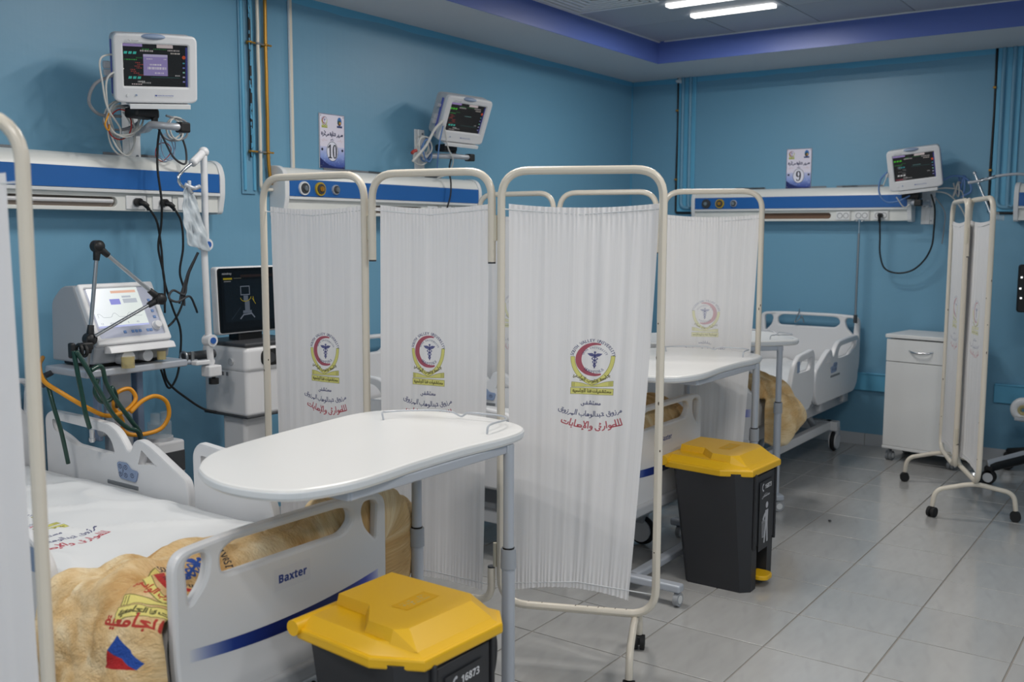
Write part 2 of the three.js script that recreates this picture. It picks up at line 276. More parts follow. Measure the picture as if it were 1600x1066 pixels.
function fabricTex(alpha, u, v, base) {
  return canvasTex(1024, 2048, (ctx, w, h) => {
    ctx.fillStyle = base; ctx.fillRect(0, 0, w, h);
    for (let i = 0; i < 900; i++) { ctx.globalAlpha = 0.03 * rnd(); ctx.fillStyle = rnd() < 0.5 ? '#fff' : '#b9b4b8'; ctx.fillRect(rnd() * w, 0, 1 + rnd() * 2, h); }
    ctx.globalAlpha = alpha; ctx.save(); ctx.scale(w / 0.5, h / 1.36); ctx.translate(u * 0.5, v * 1.36); ctx.scale(0.00048, 0.00042); emblem(ctx); hospitalLines(ctx); ctx.restore(); ctx.globalAlpha = 1;
  });
}
const sheeting = (map) => phys({ map, color: 0xffffff, roughness: 0.9, sheen: 0.2, sheenRoughness: 0.6, transmission: 0.1, thickness: 0, side: THREE.DoubleSide });
const FABRIC = [[0.575, 0.405], [0.455, 0.38], [0.605, 0.385]].map(([u, v]) => sheeting(fabricTex(0.74, u, v, '#f0eeef')));
const FABRIC_BACK = sheeting(fabricTex(0.27, 0.53, 0.37, '#e4e3e4'));
const FABRIC_PLAIN = sheeting(canvasTex(64, 64, (c) => { c.fillStyle = '#eae8ea'; c.fillRect(0, 0, 64, 64); }));
// ------------------------------------------------------------------ the room
const XW = -10.2, ZE = 7.4;     // front wall and right wall
{
  const slab = (w, h, d, x, y, z) => new THREE.BoxGeometry(w, h, d).translate(x, y, z);
  const metreUV = (g) => { const p = g.attributes.position, n = g.attributes.normal, u = []; for (let i = 0; i < p.count; i++) { if (Math.abs(n.getX(i)) > 0.5) u.push(p.getZ(i), p.getY(i)); else if (Math.abs(n.getY(i)) > 0.5) u.push(p.getX(i), p.getZ(i)); else u.push(p.getX(i), p.getY(i)); } g.setAttribute('uv', new THREE.Float32BufferAttribute(u, 2)); return g; };
  const wl = struct('wall_left', metreUV(slab(-XW + 0.4, 3.4, 0.2, XW / 2, 1.6, -0.1)), M.wall);
  const wb = struct('wall_back', metreUV(slab(0.2, 3.4, ZE + 0.4, 0.1, 1.6, ZE / 2)), M.wall);
  struct('wall_right', metreUV(slab(-XW + 0.4, 3.4, 0.2, XW / 2, 1.6, ZE + 0.1)), M.wall);
  struct('wall_front', metreUV(slab(0.2, 3.4, ZE + 0.4, XW - 0.1, 1.6, ZE / 2)), M.wall);
  // brighter brush strip of fresh paint along the top of both walls, wavy lower edge
  const strip = (len, s0) => { const s = new THREE.Shape(); s.moveTo(0, SOFFIT); s.lineTo(len, SOFFIT); const n = 70; for (let i = n; i >= 0; i--) s.lineTo(len * i / n, SOFFIT - 0.038 - 0.012 * noise(i * 0.4 + s0) - 0.008 * noise(i * 1.7 + s0)); return new THREE.ExtrudeGeometry(s, { depth: 0.002, bevelEnabled: false }); };
  struct('paint_edge', strip(-XW - 0.02, 3).translate(XW, 0, 0), M.wallBright, wl);
  struct('paint_edge', strip(ZE, 40).rotateY(-Math.PI / 2).translate(0, 0, 0), M.wallBright, wb);
  struct('paint_edge', box(0.02, SOFFIT - 0.02, 0.003, -0.014, SOFFIT / 2, 0.0015, 0), M.wallBright, wl);
  // soffit ring with its blue upstand
  const ring = (inn, out, y0, y1) => { const s = new THREE.Shape([[out[0], out[1]], [out[2], out[1]], [out[2], out[3]], [out[0], out[3]]].map((p) => new THREE.Vector2(...p))); s.holes.push(new THREE.Path([[inn[0], inn[1]], [inn[0], inn[3]], [inn[2], inn[3]], [inn[2], inn[1]]].map((p) => new THREE.Vector2(...p)))); return new THREE.ExtrudeGeometry(s, { depth: y1 - y0, bevelEnabled: false }).rotateX(Math.PI / 2).translate(0, y1, 0); };
  struct('trim_1', ring([XW + 0.7, 0.594, -0.72, ZE - 0.7], [XW, 0, 0, ZE], SOFFIT, CEIL + 0.06), M.soffit);
  const up = [box(-XW - 1.42, CEIL - SOFFIT + 0.004, 0.006, XW / 2 - 0.01, (CEIL + SOFFIT) / 2, 0.597, 0), box(0.006, CEIL - SOFFIT + 0.004, ZE - 1.29, -0.723, (CEIL + SOFFIT) / 2, ZE / 2 - 0.053, 0), box(-XW - 1.42, CEIL - SOFFIT, 0.006, XW / 2, (CEIL + SOFFIT) / 2, ZE - 0.703, 0), box(0.006, CEIL - SOFFIT, ZE - 1.29, XW + 0.703, (CEIL + SOFFIT) / 2, ZE / 2 - 0.053, 0)];
  ['trim_2', 'trim_3', 'trim_4', 'trim_5'].forEach((n, i) => struct(n, up[i], M.beam));
  const bead = [box(-XW - 1.42, 0.008, 0.012, XW / 2, CEIL - 0.003, 0.606, 0), box(0.012, 0.008, ZE - 1.3, -0.732, CEIL - 0.003, ZE / 2, 0)];
  struct('trim_6', bead, M.white);
  // suspended ceiling: a dark tray carrying 0.6 m metal panels with open joints
  const ceil = struct('ceiling', slab(-XW + 0.2, 0.1, ZE + 0.2, XW / 2, CEIL + 0.09, ZE / 2), M.seam);
  const far = [];
  for (let i = 0; i < 15; i++) for (let j = 0; j < 11; j++) {
    const x = -0.726 - 0.3 - i * 0.6, z = 0.604 + 0.3 + j * 0.6;
    if (x < XW + 0.9 || z > ZE - 0.9) continue;
    const lamp = LAMP_SPOTS.some((p) => Math.abs(p[0] - x) < 0.45 && Math.abs(p[1] - z) < 0.45 && false);
    if (lamp) continue;
    const g = box(0.594, 0.02, 0.594, x, CEIL + 0.01 + rr(-0.0015, 0.0015), z, 0.003);
    if (i < 4 && j < 6) struct('ceiling_panel', g, (i + j) % 2 ? M.ceiling : M.ceilingB, ceil); else far.push(g);
  }
  struct('ceiling_panel', far, M.ceiling, ceil).userData.kind = 'stuff';
  // floor: grout bed and single ceramic tiles
  const floor = struct('floor', slab(-XW + 0.2, 0.12, ZE + 0.2, XW / 2, -0.064, ZE / 2), M.grout);
  const TX = 0.394, TZ = 0.4, X0 = -3.15, Z0 = 2.742;
  const veins = [0, 1, 2, 3].map((k) => dataTex(256, 256, (u, v) => { const w = noise(u * 2 + k * 5, v * 7 + k, 1) * 0.6 + noise(u * 5, v * 16 + k * 3, 2) * 0.4; const b = 212 + 9 * w - 14 * Math.max(0, noise(u * 3 + k, v * 11 + u * 3, 5) - 0.25); return [b, b, b - 1]; }));
  const tileMats = veins.map((map, k) => phys({ map, color: new THREE.Color().setScalar(0.62 + k * 0.015), roughness: 0.2, clearcoat: 0.35, clearcoatRoughness: 0.12 }));
  const tg = new RoundedBoxGeometry(TX - 0.006, 0.012, TZ - 0.006, 1, 0.002); tg.translate(0, -0.006, 0);
  { const p = tg.attributes.position, u = []; for (let i = 0; i < p.count; i++) u.push(p.getX(i) / TX + 0.5, p.getZ(i) / TZ + 0.5); tg.setAttribute('uv', new THREE.Float32BufferAttribute(u, 2)); }
  const rest = [[], []]; let built = 0;
  for (let i = -20; i <= 8; i++) for (let j = -8; j <= 12; j++) {
    const x0 = X0 + (i) * TX, z0 = Z0 + j * TZ, x = x0 + TX / 2, z = z0 + TZ / 2;
    const xa = Math.max(XW, x0), xb = Math.min(0, x0 + TX), za = Math.max(0, z0), zb = Math.min(ZE, z0 + TZ);
    if (xb - xa < 0.02 || zb - za < 0.02) continue;
    const whole = xb - xa > TX - 0.001 && zb - za > TZ - 0.001;
    const g = whole ? tg : box(xb - xa - 0.006, 0.012, zb - za - 0.006, 0, -0.006, 0, 0.002);
    const px = whole ? x : (xa + xb) / 2, pz = whole ? z : (za + zb) / 2;
    const seen = x > -6.4 && z > 0.9 && z < 4.2 && z < 4.07 + (x + 7.48) * 0.06 + 0.2 && (z > 1.6 || x > -3.2);
    if (seen && built < 290) { const t = struct('tile', g, tileMats[(i * 7 + j * 3 + 400) % 4], floor); t.position.set(px, rr(-0.0004, 0.0004), pz); if (whole && (i + j) % 2) t.rotation.y = Math.PI; built++; }
    else rest[(i + j + 40) % 2].push(g.clone().translate(px, 0, pz));
  }
  rest.forEach((l, k) => { struct('tile', l, tileMats[k], floor).userData.kind = 'stuff'; });
  // skirting tiles of the same ceramic
  const skirt = (name, len, place, n0) => { const b = struct(name, place(box(len, 0.088, 0.006, len / 2, 0.044, 0.003, 0)), M.grout); for (let k = 0; k < len / 0.4; k++) { const a = k * 0.4, e = Math.min(len, a + 0.4); if (e - a > 0.03) struct('skirting_tile', place(box(e - a - 0.004, 0.09, 0.01, (a + e) / 2, 0.045, 0.005, 0.002)), M.skirting, b); } return b; };
  skirt('baseboard_back', ZE, (g) => g.rotateY(-Math.PI / 2));
  skirt('baseboard_left', -XW, (g) => g.translate(XW, 0, 0));
}

// ------------------------------------------------------------------ ceiling lamps: glowing strips, each with an area light of its own size
{
  const glow = new THREE.MeshStandardMaterial({ color: 0xffffff, emissive: LAMP.color, emissiveIntensity: LAMP.glow, roughness: 0.4 });
  LAMP_SPOTS.forEach(([x, z], i) => {
    const where = ['the only one in view', 'over the middle bed of the left wall', 'over the nearest bed', 'in the middle of the ward', 'above the camera side of the ward', 'in the row by the right wall, farther one', 'in the row by the right wall, nearer one', 'near the front wall, left of two', 'near the front wall, right of two'][i];
    const t = thing('ceiling_light', `ceiling lamp with two white strips, ${where}`, 'ceiling lamp', [x, CEIL, z], 0, 'recessed ceiling lamps');
    part(t, 'housing', box(0.59, 0.02, 0.62, 0, 0.006, 0, 0.003), M.ceiling);
    for (const s of [-1, 1]) {
      const st = new THREE.Shape(); const w = 0.034, l = 0.275; st.copy(rrect(2 * w, 2 * l, 0.012));
      part(t, 'light_strip', extr(st, 0.018, 0.003).rotateX(Math.PI / 2).translate(s * 0.175, -0.004, 0), glow);
      const L = new THREE.RectAreaLight(LAMP.color, LAMP.panel, 0.066, 0.54); L.position.set(x + s * 0.175, CEIL - 0.03, z); L.lookAt(x + s * 0.175, 0, z); scene.add(L);
    }
  });
}
// ------------------------------------------------------------------ air outlet in the ceiling
{
  const t = thing('air_vent', 'square white ceiling air outlet with nested louvre frames', 'air vent', [-2.2, CEIL, 0.92]);
  for (let k = 0; k < 6; k++) { const o = 0.29 - k * 0.045, i = o - 0.03; const s = rrect(2 * o, 2 * o, 0.01); s.holes.push(rrect(2 * i, 2 * i, 0.006, 0, 0, THREE.Path)); part(t, k ? 'louvre' : 'frame', extr(s, 0.014, 0.003).rotateX(Math.PI / 2).rotateX(0).translate(0, 0.002 - (k ? 0.0 : 0.002), 0), M.white); }
  part(t, 'neck', box(0.56, 0.006, 0.56, 0, -0.001, 0, 0), M.darkGrey);
}
// ------------------------------------------------------------------ headwall supply units
function headwall(label, pos, turn, opt = {}) {
  const L = opt.len || 1.68, t = thing('headwall_unit', label, 'bed-head unit', pos, turn);
  part(t, 'housing', extrX(rshape([[0, 1.66], [0.07, 1.66], [0.07, 1.745], [0.112, 1.75], [0.115, 1.84], [0.095, 1.885], [0.06, 1.905], [0, 1.905]], [0, 0.01, 0.0, 0.0, 0.02, 0.02, 0.02, 0]), L - 0.05, 0.002).translate(0.025, 0, 0), M.unit);
  for (const x of [0, L - 0.03]) part(t, 'end_cap', extrX(rshape([[0, 1.652], [0.1, 1.652], [0.122, 1.745], [0.124, 1.84], [0.1, 1.893], [0.06, 1.912], [0, 1.912]], [0, 0.02, 0.02, 0.04, 0.03, 0.02, 0]), 0.03, 0.004).translate(x, 0, 0), M.white);
  part(t, 'blue_band', box(L - 0.062, 0.088, 0.006, L / 2, 1.799, 0.115, 0.001), M.blueBand);
  part(t, 'ridge', extrX(rshape([[0.07, 1.74], [0.12, 1.738], [0.122, 1.752], [0.07, 1.755]], 0.003), L - 0.06, 0.001).translate(0.03, 0, 0), M.white);
  // lower face with the lamp slot
  const f = rshape([[0.03, 1.66], [L - 0.03, 1.66], [L - 0.03, 1.742], [0.03, 1.742]], 0.003), s0 = 0.58, s1 = 1.11, r = 0.022, yc = 1.698;
  const h = new THREE.Path(); h.moveTo(s0 + r, yc - r); h.lineTo(s1 - r, yc - r); h.absarc(s1 - r, yc, r, -Math.PI / 2, Math.PI / 2, false); h.lineTo(s0 + r, yc + r); h.absarc(s0 + r, yc, r, Math.PI / 2, Math.PI * 1.5, false); if (opt.slot !== false) f.holes.push(h);
  part(t, 'lower_face', extr(f, 0.03, 0.002).translate(0, 0, 0.07), M.unit);
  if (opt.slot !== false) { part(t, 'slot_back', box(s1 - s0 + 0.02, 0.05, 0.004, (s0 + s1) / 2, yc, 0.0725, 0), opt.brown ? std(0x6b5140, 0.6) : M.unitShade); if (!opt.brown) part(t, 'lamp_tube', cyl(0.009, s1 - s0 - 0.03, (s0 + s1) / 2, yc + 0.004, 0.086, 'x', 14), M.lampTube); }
  for (const [i, x] of (opt.sockets || [1.2, 1.335, 1.47]).entries()) {
    const p = part(t, 'socket', [box(0.1, 0.062, 0.008, x, yc, 0.103, 0.004)], M.white);
    part(p, 'socket_well', [tor(0.018, 0.0025, x - (opt.pair ? 0.022 : 0), yc, 0.1075), ...(opt.pair ? [tor(0.018, 0.0025, x + 0.022, yc, 0.1075)] : [])], M.grey);
    part(p, 'plate_edge', box(0.003, 0.07, 0.003, x + 0.057, yc, 0.101, 0), M.grey);
  }
  if (opt.outlets) for (const [i, x] of [0.13, 0.245, 0.36].entries()) {
    const o = part(t, 'gas_outlet', [cyl(0.036 - (i === 2 ? 0.01 : 0), 0.012, x, 1.797, 0.123, 'z', 28)], [opt.outlets === 'bright' ? M.white : M.darkGrey, M.outletYellow, M.zinc][i]);
    part(o, 'socket_ring', [cyl(0.027 - (i === 2 ? 0.006 : 0), 0.012, x, 1.797, 0.128, 'z', 24)], M.darkGrey); part(o, 'valve', [cyl(0.014, 0.02, x, 1.797, 0.132, 'z', 16), box(0.006, 0.02, 0.008, x, 1.797, 0.143, 0.001)], i === 1 ? M.brass : M.steel);
    if (opt.outlets === 'bright' && i === 0) { o.material = M.white; }
  }
  // cracked dark joint and loose paint over the unit
  for (let k = 0; k < 5; k++) { const a = rr(0, L * 0.75), w = rr(0.15, 0.4); part(t, 'open_joint', box(Math.min(w, L - a), 0.012, 0.003, a + Math.min(w, L - a) / 2, 1.914, 0.0016, 0), M.midGrey); }
  return t;
}
headwall('white bed-head unit with blue band behind the near ventilator, two black plugs in it', [-5.99, 0, 0.001], 0, {});
headwall('white bed-head unit with blue band under the bed sign numbered 10', [-3.93, 0, 0.001], 0, { outlets: 'bright' });
headwall('white bed-head unit with blue band on the back wall under the sign numbered 9', [-0.001, 0, 0.605], -Math.PI / 2, { outlets: 'dark', brown: true, pair: true });
headwall('end of a bed-head unit with blue band cut by the right picture edge', [-0.001, 0, 2.93], -Math.PI / 2, { outlets: 'dark' });

// ------------------------------------------------------------------ pipes on the walls
{
  const run = (x, y0, y1, r, jit = 0.003) => { const o = []; for (let i = 0; i <= 12; i++) o.push([x + jit * noise(i * 1.3, x * 9), y0 + (y1 - y0) * i / 12, 0]); return o; };
  const clamps = (t, x, m) => { for (const y of [2.515, 1.975]) part(t, 'pipe_clamp', [tor(0.013, 0.005, x, y, 0.03, 'y'), box(0.012, 0.016, 0.03, x, y, 0.014, 0.002), cyl(0.005, 0.03, x + 0.02, y, 0.032, 'x', 8)], m); };
  const mk = (name, label, x, r, m, bottom, cm) => { const t = thing(name, label, 'pipe', [0, 0, 0]); part(t, 'pipe', sweep(fillet(run(x, SOFFIT - 0.002, bottom[0][1] + 0.12, r).map((p) => [p[0], p[1], 0.03]).concat(bottom.map((p) => [p[0], p[1], p[2] ?? 0.03])), 0.03), r, 10), m); if (cm) clamps(t, x, cm); return t; };
  mk('wall_pipe', 'thin black pipe left of the white pipe, flecked with blue paint', -4.062, 0.0075, M.black, [[-4.066, 1.96], [-4.066, 1.945]], M.brass);
  mk('wall_pipe', 'white painted gas pipe between the black and the brass pipe', -4.008, 0.009, M.cream, [[-4.01, 1.785], [-3.935, 1.785]], M.steel);
  mk('wall_pipe', 'brass coloured gas pipe on the left wall', -3.957, 0.0095, M.brass, [[-3.945, 1.82], [-3.935, 1.82]], M.brass);
  const c = thing('cable_conduit', 'white square cable conduit running down the left wall to the unit', 'conduit'); part(c, 'duct', box(0.021, SOFFIT - 1.9, 0.014, -3.772, (SOFFIT + 1.9) / 2, 0.009, 0.003), M.white); part(c, 'duct_cover', box(0.016, SOFFIT - 1.91, 0.004, -3.772, (SOFFIT + 1.905) / 2, 0.0165, 0.001), M.cream);
  const fl = thing('pipe_trunking', 'blue painted pipe casing beside the black pipe on the left wall', 'pipe casing');
  part(fl, 'backing', box(0.085, SOFFIT - 1.76, 0.008, -4.07, (SOFFIT + 1.76) / 2, 0.0055, 0.004), M.wall); for (const x of [-4.095, -4.035]) part(fl, 'cased_pipe', sweep([[x, SOFFIT - 0.001, 0.011], [x, 2.2, 0.011], [x, 1.78, 0.011]], 0.009, 10), M.wallBright);
  const paint = thing('paint_flecks', 'flakes of blue paint clinging along the black wall pipe', 'paint'); { const g = []; for (let i = 0; i < 40; i++) g.push(box(rr(0.003, 0.007), rr(0.01, 0.05), 0.004, -4.066 + rr(-0.006, 0.004), rr(1.95, 2.78), 0.0385, 0.001)); part(paint, 'flakes', g, M.wallBright); paint.userData.kind = 'stuff'; }
  const back = (label, z0, bottom, elbowTo, flip) => {
    const t = thing('pipe_trunking', label, 'pipe casing', [0, 0, z0], -Math.PI / 2);
    part(t, 'backing', box(0.15, SOFFIT - bottom, 0.012, 0.085, (SOFFIT + bottom) / 2, 0.0065, 0.004), M.wallBright);
    for (const x of [0.05, 0.115]) part(t, 'cased_pipe', sweep(fillet([[x, SOFFIT - 0.001, 0.02], [x, bottom + 0.03, 0.02], [elbowTo, bottom + 0.03, 0.02]], 0.05), 0.014, 10), M.wall);
    part(t, 'dark_pipe', sweep(fillet([[0, SOFFIT - 0.001, 0.009], [0.004, 2.4, 0.009], [-0.002, 2.0, 0.009], [0.0, bottom - 0.01, 0.009], [elbowTo, bottom - 0.012, 0.009]], 0.02), 0.0075, 8), M.black);
    for (const y of [2.55, 2.0]) part(t, 'pipe_clamp', [box(0.02, 0.014, 0.03, 0, y, 0.015, 0.003)], M.brass);
    return t;
  };
  back('blue painted pipe casing with black edge near the room corner', 0.415, 1.74, 0.19);
  back('blue painted pipe casing with black edge at the right of the back wall', 2.76, 1.72, 0.17);
  const pl = thing('plaster_lump', 'broken white plaster where the casing meets the ceiling near the corner', 'plaster'); pl.position.set(-0.012, 2.785, 0.44); { const g = new THREE.IcosahedronGeometry(0.03, 3); const p = g.attributes.position; for (let i = 0; i < p.count; i++) { const s = 1 + 0.5 * noise(p.getX(i) * 60, p.getY(i) * 60, p.getZ(i) * 60); p.setXYZ(i, p.getX(i) * s * 0.4, p.getY(i) * s * 0.6, p.getZ(i) * s * 1.4); } g.computeVertexNormals(); part(pl, 'lump', g, M.white); }
  // painted bumper boards
  for (const [z0, z1, label] of [[1.0, 2.6, 'blue painted bumper board behind the bedside cabinet'], [2.86, 4.6, 'blue painted bumper board low on the back wall at the right edge']]) { const t = thing('wall_bumper', label, 'bumper board', [-0.001, 0, z0], -Math.PI / 2); part(t, 'board', box(z1 - z0, 0.13, 0.022, (z1 - z0) / 2, 0.478, 0.012, 0.005), M.wallBright); part(t, 'top_lip', box(z1 - z0 - 0.01, 0.012, 0.028, (z1 - z0) / 2, 0.54, 0.015, 0.004), M.wallBright); }
}
// ------------------------------------------------------------------ bed number signs
function sign(num, pos, turn) {
  const w = 0.195, h = 0.298, map = canvasTex(512, 784, (c, W, H) => {
    c.fillStyle = '#e4dfee'; c.fillRect(0, 0, W, H);
    const g = c.createLinearGradient(0, H * 0.55, 0, H); g.addColorStop(0, '#dcd8ee'); g.addColorStop(0.5, '#8fa4dc'); g.addColorStop(1, '#2a3f8e'); c.fillStyle = g; c.fillRect(0, H * 0.6, W, H * 0.4);
    c.fillStyle = '#1c2a66'; c.beginPath(); c.moveTo(0, H * 0.8); c.bezierCurveTo(W * 0.25, H * 0.92, W * 0.5, H, W, H * 0.96); c.lineTo(W, H); c.lineTo(0, H); c.fill();
    c.fillStyle = '#cdd7f4'; c.globalAlpha = 0.7; for (let i = 0; i < 60; i++) { c.beginPath(); c.arc(W * (0.1 + 0.85 * rnd()), H * (0.74 + 0.2 * rnd()), 3 + rnd() * 14, 0, 7); c.globalAlpha = 0.12 + 0.2 * rnd(); c.fill(); } c.globalAlpha = 1;
    c.strokeStyle = '#3a3f6e'; c.lineWidth = 10; c.strokeRect(3, 3, W - 6, H - 6);
    c.save(); c.translate(W * 0.2, H * 0.125); c.scale(0.36, 0.36); emblem(c, { yellow: '#c3cf3a' }); c.restore();
    c.save(); c.translate(W * 0.8, H * 0.12); c.fillStyle = '#2c6db0'; c.beginPath(); c.ellipse(0, 0, 44, 62, 0, 0, 7); c.fill(); c.fillStyle = '#1e3f38'; c.beginPath(); c.ellipse(-6, 22, 36, 38, 0, 0, 7); c.fill(); c.fillStyle = '#d0a13a'; c.beginPath(); c.ellipse(14, 22, 18, 20, 0, 0, 7); c.fill(); c.fillStyle = '#7a2a22'; c.fillRect(-26, 36, 52, 14); c.fillStyle = '#2a3a70'; c.fillRect(-54, 62, 108, 30); c.restore();
    arabic(c, 'bed', W * 0.5, H * 0.39, 62, '#1f2450', 440, 0, 0.2); arabic(c, 'number', W * 0.5, H * 0.475, 32, '#2a2f5e', 70);
    c.strokeStyle = '#c79a9a'; c.lineWidth = 3; for (const s of [-1, 1]) { c.beginPath(); c.moveTo(W / 2 + s * 100, H * 0.485); c.lineTo(W / 2 + s * 160, H * 0.485); c.lineTo(W / 2 + s * 172, H * 0.455); c.lineTo(W / 2 + s * 184, H * 0.51); c.lineTo(W / 2 + s * 196, H * 0.485); c.lineTo(W / 2 + s * 220, H * 0.485); c.stroke(); }
    c.fillStyle = '#e6e6f2'; c.strokeStyle = '#2a2c44'; c.lineWidth = 7; c.beginPath(); c.ellipse(W * 0.5, H * 0.685, 112, 140, 0, 0, 7); c.fill(); c.stroke();
    c.fillStyle = '#14182e'; c.textAlign = 'center'; c.textBaseline = 'middle'; c.save(); c.translate(W * 0.5, H * 0.69); c.scale(num === '10' ? 0.8 : 0.95, 1.25); c.font = 'bold 220px serif'; c.fillText(num, 0, 0); c.restore();
    c.fillStyle = '#161c38'; for (const s of [-1, 1]) { c.beginPath(); c.arc(W / 2 + s * 205, H * 0.655, 20, 0, 7); c.fill(); }
  });
  const t = thing('bed_sign', num === '10' ? 'printed bed sign on the left wall, number ten in an oval' : 'printed bed sign on the back wall, number nine in an oval', 'sign', pos, turn);
  part(t, 'backing', box(w, h, 0.004, 0, 0, 0.002, 0.001), M.white);
  part(t, 'print', new THREE.PlaneGeometry(w - 0.002, h - 0.002).translate(0, 0, 0.0045), std(0xffffff, 0.35, 0, { map }));
  for (const [x, y] of [[-0.086, 0.137], [0.086, 0.137], [-0.086, -0.137], [0.086, -0.137]]) part(t, 'tack', cyl(0.003, 0.003, x, y, 0.0055, 'z', 10), M.steel);
}
sign('10', [-3.475, 2.068, 0.002], 0);
sign('9', [-0.002, 2.055, 1.429], -Math.PI / 2);
// ------------------------------------------------------------------ folding privacy screens
function caster(parent, x, z, r = 0.028, m = M.rubber, turn = 0, top = 0.07) {
  const c = [];
  for (const s of [-1, 1]) c.push(cyl(r, 0.016, s * 0.013, r, 0, 'x', 20), tor(r * 0.8, r * 0.18, s * 0.013, r, 0, 'x'));
  c.push(box(0.012, r * 1.2, r * 1.5, 0, r * 1.35, 0, 0.004), cyl(0.007, top - r * 1.2, 0, (top + r * 1.4) / 2, 0, 'y', 8));
  const o = part(parent, 'caster', c, m); o.position.set(x, 0, z); o.rotation.y = turn; return o;
}
function privacyScreen(label, P, H, fabrics, o = {}) {
  const t = thing('privacy_screen', label, 'folding screen', [P[3][0], 0, P[3][1]]);
  const ox = P[3][0], oz = P[3][1], tr = o.r || 0.0145, yb = 0.215, cr = 0.1;
  const pts = P.map((p) => V(p[0] - ox, 0, p[1] - oz));
  for (let k = 0; k < 3; k++) {
    const a = pts[k], b = pts[k + 1], d = b.clone().sub(a), len = d.length(); d.normalize(); const n = V(-d.z, 0, d.x);
    const at = (s, y, off = 0) => a.clone().addScaledVector(d, s).addScaledVector(n, off).setY(y);
    const g = 0.018, off = k === 1 ? 0.0 : 0;
    let f;
    if (k !== 1) {
      f = part(t, 'panel_frame', sweep(fillet([at(g, yb), at(g, H), at(len - g, H), at(len - g, yb)], cr, true, 8), tr, 12, true, tr, [n.x, n.y, n.z]), M.cream);
    } else {                                   // the middle panel hangs between its neighbours on short hinged ends
      const tp = sweep(fillet([at(g, H - 0.32), at(g, H), at(len - g, H), at(len - g, H - 0.32)], cr, false, 8), tr, 12);
      const bt = sweep(fillet([at(g, yb + 0.13), at(g, yb), at(len - g, yb), at(len - g, yb + 0.13)], cr, false, 8), tr, 12);
      f = part(t, 'panel_frame', [tp, bt], M.cream);
      for (const s of [g, len - g]) for (const y of [H - 0.322, yb + 0.132]) { const p = at(s, y); part(f, 'end_plug', cyl(tr * 0.96, 0.008, p.x, p.y, p.z, 'y', 14), M.darkGrey); }
      for (const s of [g * 0.2, len - g * 0.2]) for (const y of [H - 0.2, yb + 0.18]) { const p = at(s, y); part(t, 'hinge_sleeve', cyl(0.007, 0.09, p.x, p.y, p.z, 'y', 10), M.creamWorn); }
    }
    // chips in the enamel
    const chips = []; for (let i = 0; i < 9; i++) { const s = k === 0 ? g : len - g, y = yb + 0.1 + Math.pow(rnd(), 1.6) * 1.1, a2 = rr(0, 6.28), p = at(s, y); const e = new THREE.SphereGeometry(1, 6, 5).scale(0.003, rr(0.003, 0.009), 0.003).translate(p.x + Math.cos(a2) * (tr - 0.0016), p.y, p.z + Math.sin(a2) * (tr - 0.0016)); chips.push(e); }
    if (k !== 1) { for (let i = 0; i < 8; i++) { const p = at(rr(0.12, len - 0.12), yb + tr - 0.0016); chips.push(new THREE.SphereGeometry(1, 6, 5).scale(rr(0.003, 0.008), 0.002, 0.003).translate(p.x, p.y, p.z)); } part(f, 'enamel_chips', chips, M.chip); }
    // cloth on two wires
    const F = (o.cloth || [])[k] || {}, top = H - (F.drop || 0.115), bot = F.bot ?? yb + 0.045, e = { tl: 0.05, tr: 0.03, bl: 0.06, br: 0.06, sag: 0.014, arch: 0.018, ...F }, mir = o.mirror ? -1 : 1, s1 = k * 17 + (o.seed || 0);
    for (const [y, q] of [[top - 0.024, 0], [bot + 0.024, 1]]) part(t, 'curtain_wire', sweep([at(g, y + (q ? 0.004 : 0.006)), at(len / 2, y - (q ? -e.arch : e.sag)), at(len - g, y + (q ? 0.004 : 0.006))], 0.0022, 6), M.white);
    const geo = surf(150, 40, (u, v) => {
      const yv = 1 - v, L0 = e.tl + (e.bl - e.tl) * Math.pow(yv, 1.3), R0 = e.tr + (e.br - e.tr) * Math.pow(yv, 1.3), s = L0 + (len - L0 - R0) * u;
      const bell = 4 * u * (1 - u), y = bot + e.arch * bell * Math.pow(yv, 3) + (top - bot - e.sag * bell * Math.pow(v, 3)) * v - (e.arch * bell * Math.pow(yv, 3)) * v;
      const rim = Math.exp(-Math.pow((v - 0.985) * 45, 2)) + Math.exp(-Math.pow((v - 0.015) * 45, 2));
      const ph = u * 60 + 2.5 * noise(u * 5 + s1, 3), fold = 0.0011 * Math.sin(ph + 0.8 * noise(v * 2, u * 3 + s1)) * (0.5 + 0.9 * noise(u * 9 + s1, 1)) + 0.004 * noise(u * 7 + s1, v * 0.7) + 0.0016 * noise(u * 24 + s1, v * 0.5) + 0.006 * noise(u * 3 + s1, v * 2.2, 4);
      const ruff = 0.0028 * Math.sin(u * 190 + 3 * noise(u * 20, s1)) * (Math.exp(-(1 - v) * 26) + Math.exp(-v * 22));
      const p = at(s, y, (fold * (1 - 0.6 * rim) + ruff) + 0.0);
      return [p.x, p.y, p.z, mir > 0 ? u : 1 - u, v];
    });
    part(t, 'curtain', geo, fabrics[k]);
    if (k !== 1) {                             // arched feet under the outer end of each end panel
      const s = k === 0 ? 0.09 : len - 0.09, spread = o.spread || 0.2;
      const foot = part(t, 'foot', sweep(fillet([at(s, 0.06, -spread), at(s, 0.155, -spread + 0.012), at(s, yb - 0.02, -0.03), at(s, yb - 0.02, 0.03), at(s, 0.155, spread - 0.012), at(s, 0.06, spread)], [0, 0.075, 0.04, 0.04, 0.075, 0]), tr * 0.92, 10), M.cream);
      const ry = Math.atan2(n.x, n.z);
      for (const q of [-1, 1]) { const p = at(s, 0, q * spread); caster(foot, p.x, p.z, 0.028, M.rubber, ry + rr(-0.9, 0.9)); }
    }
  }
  return t;
}
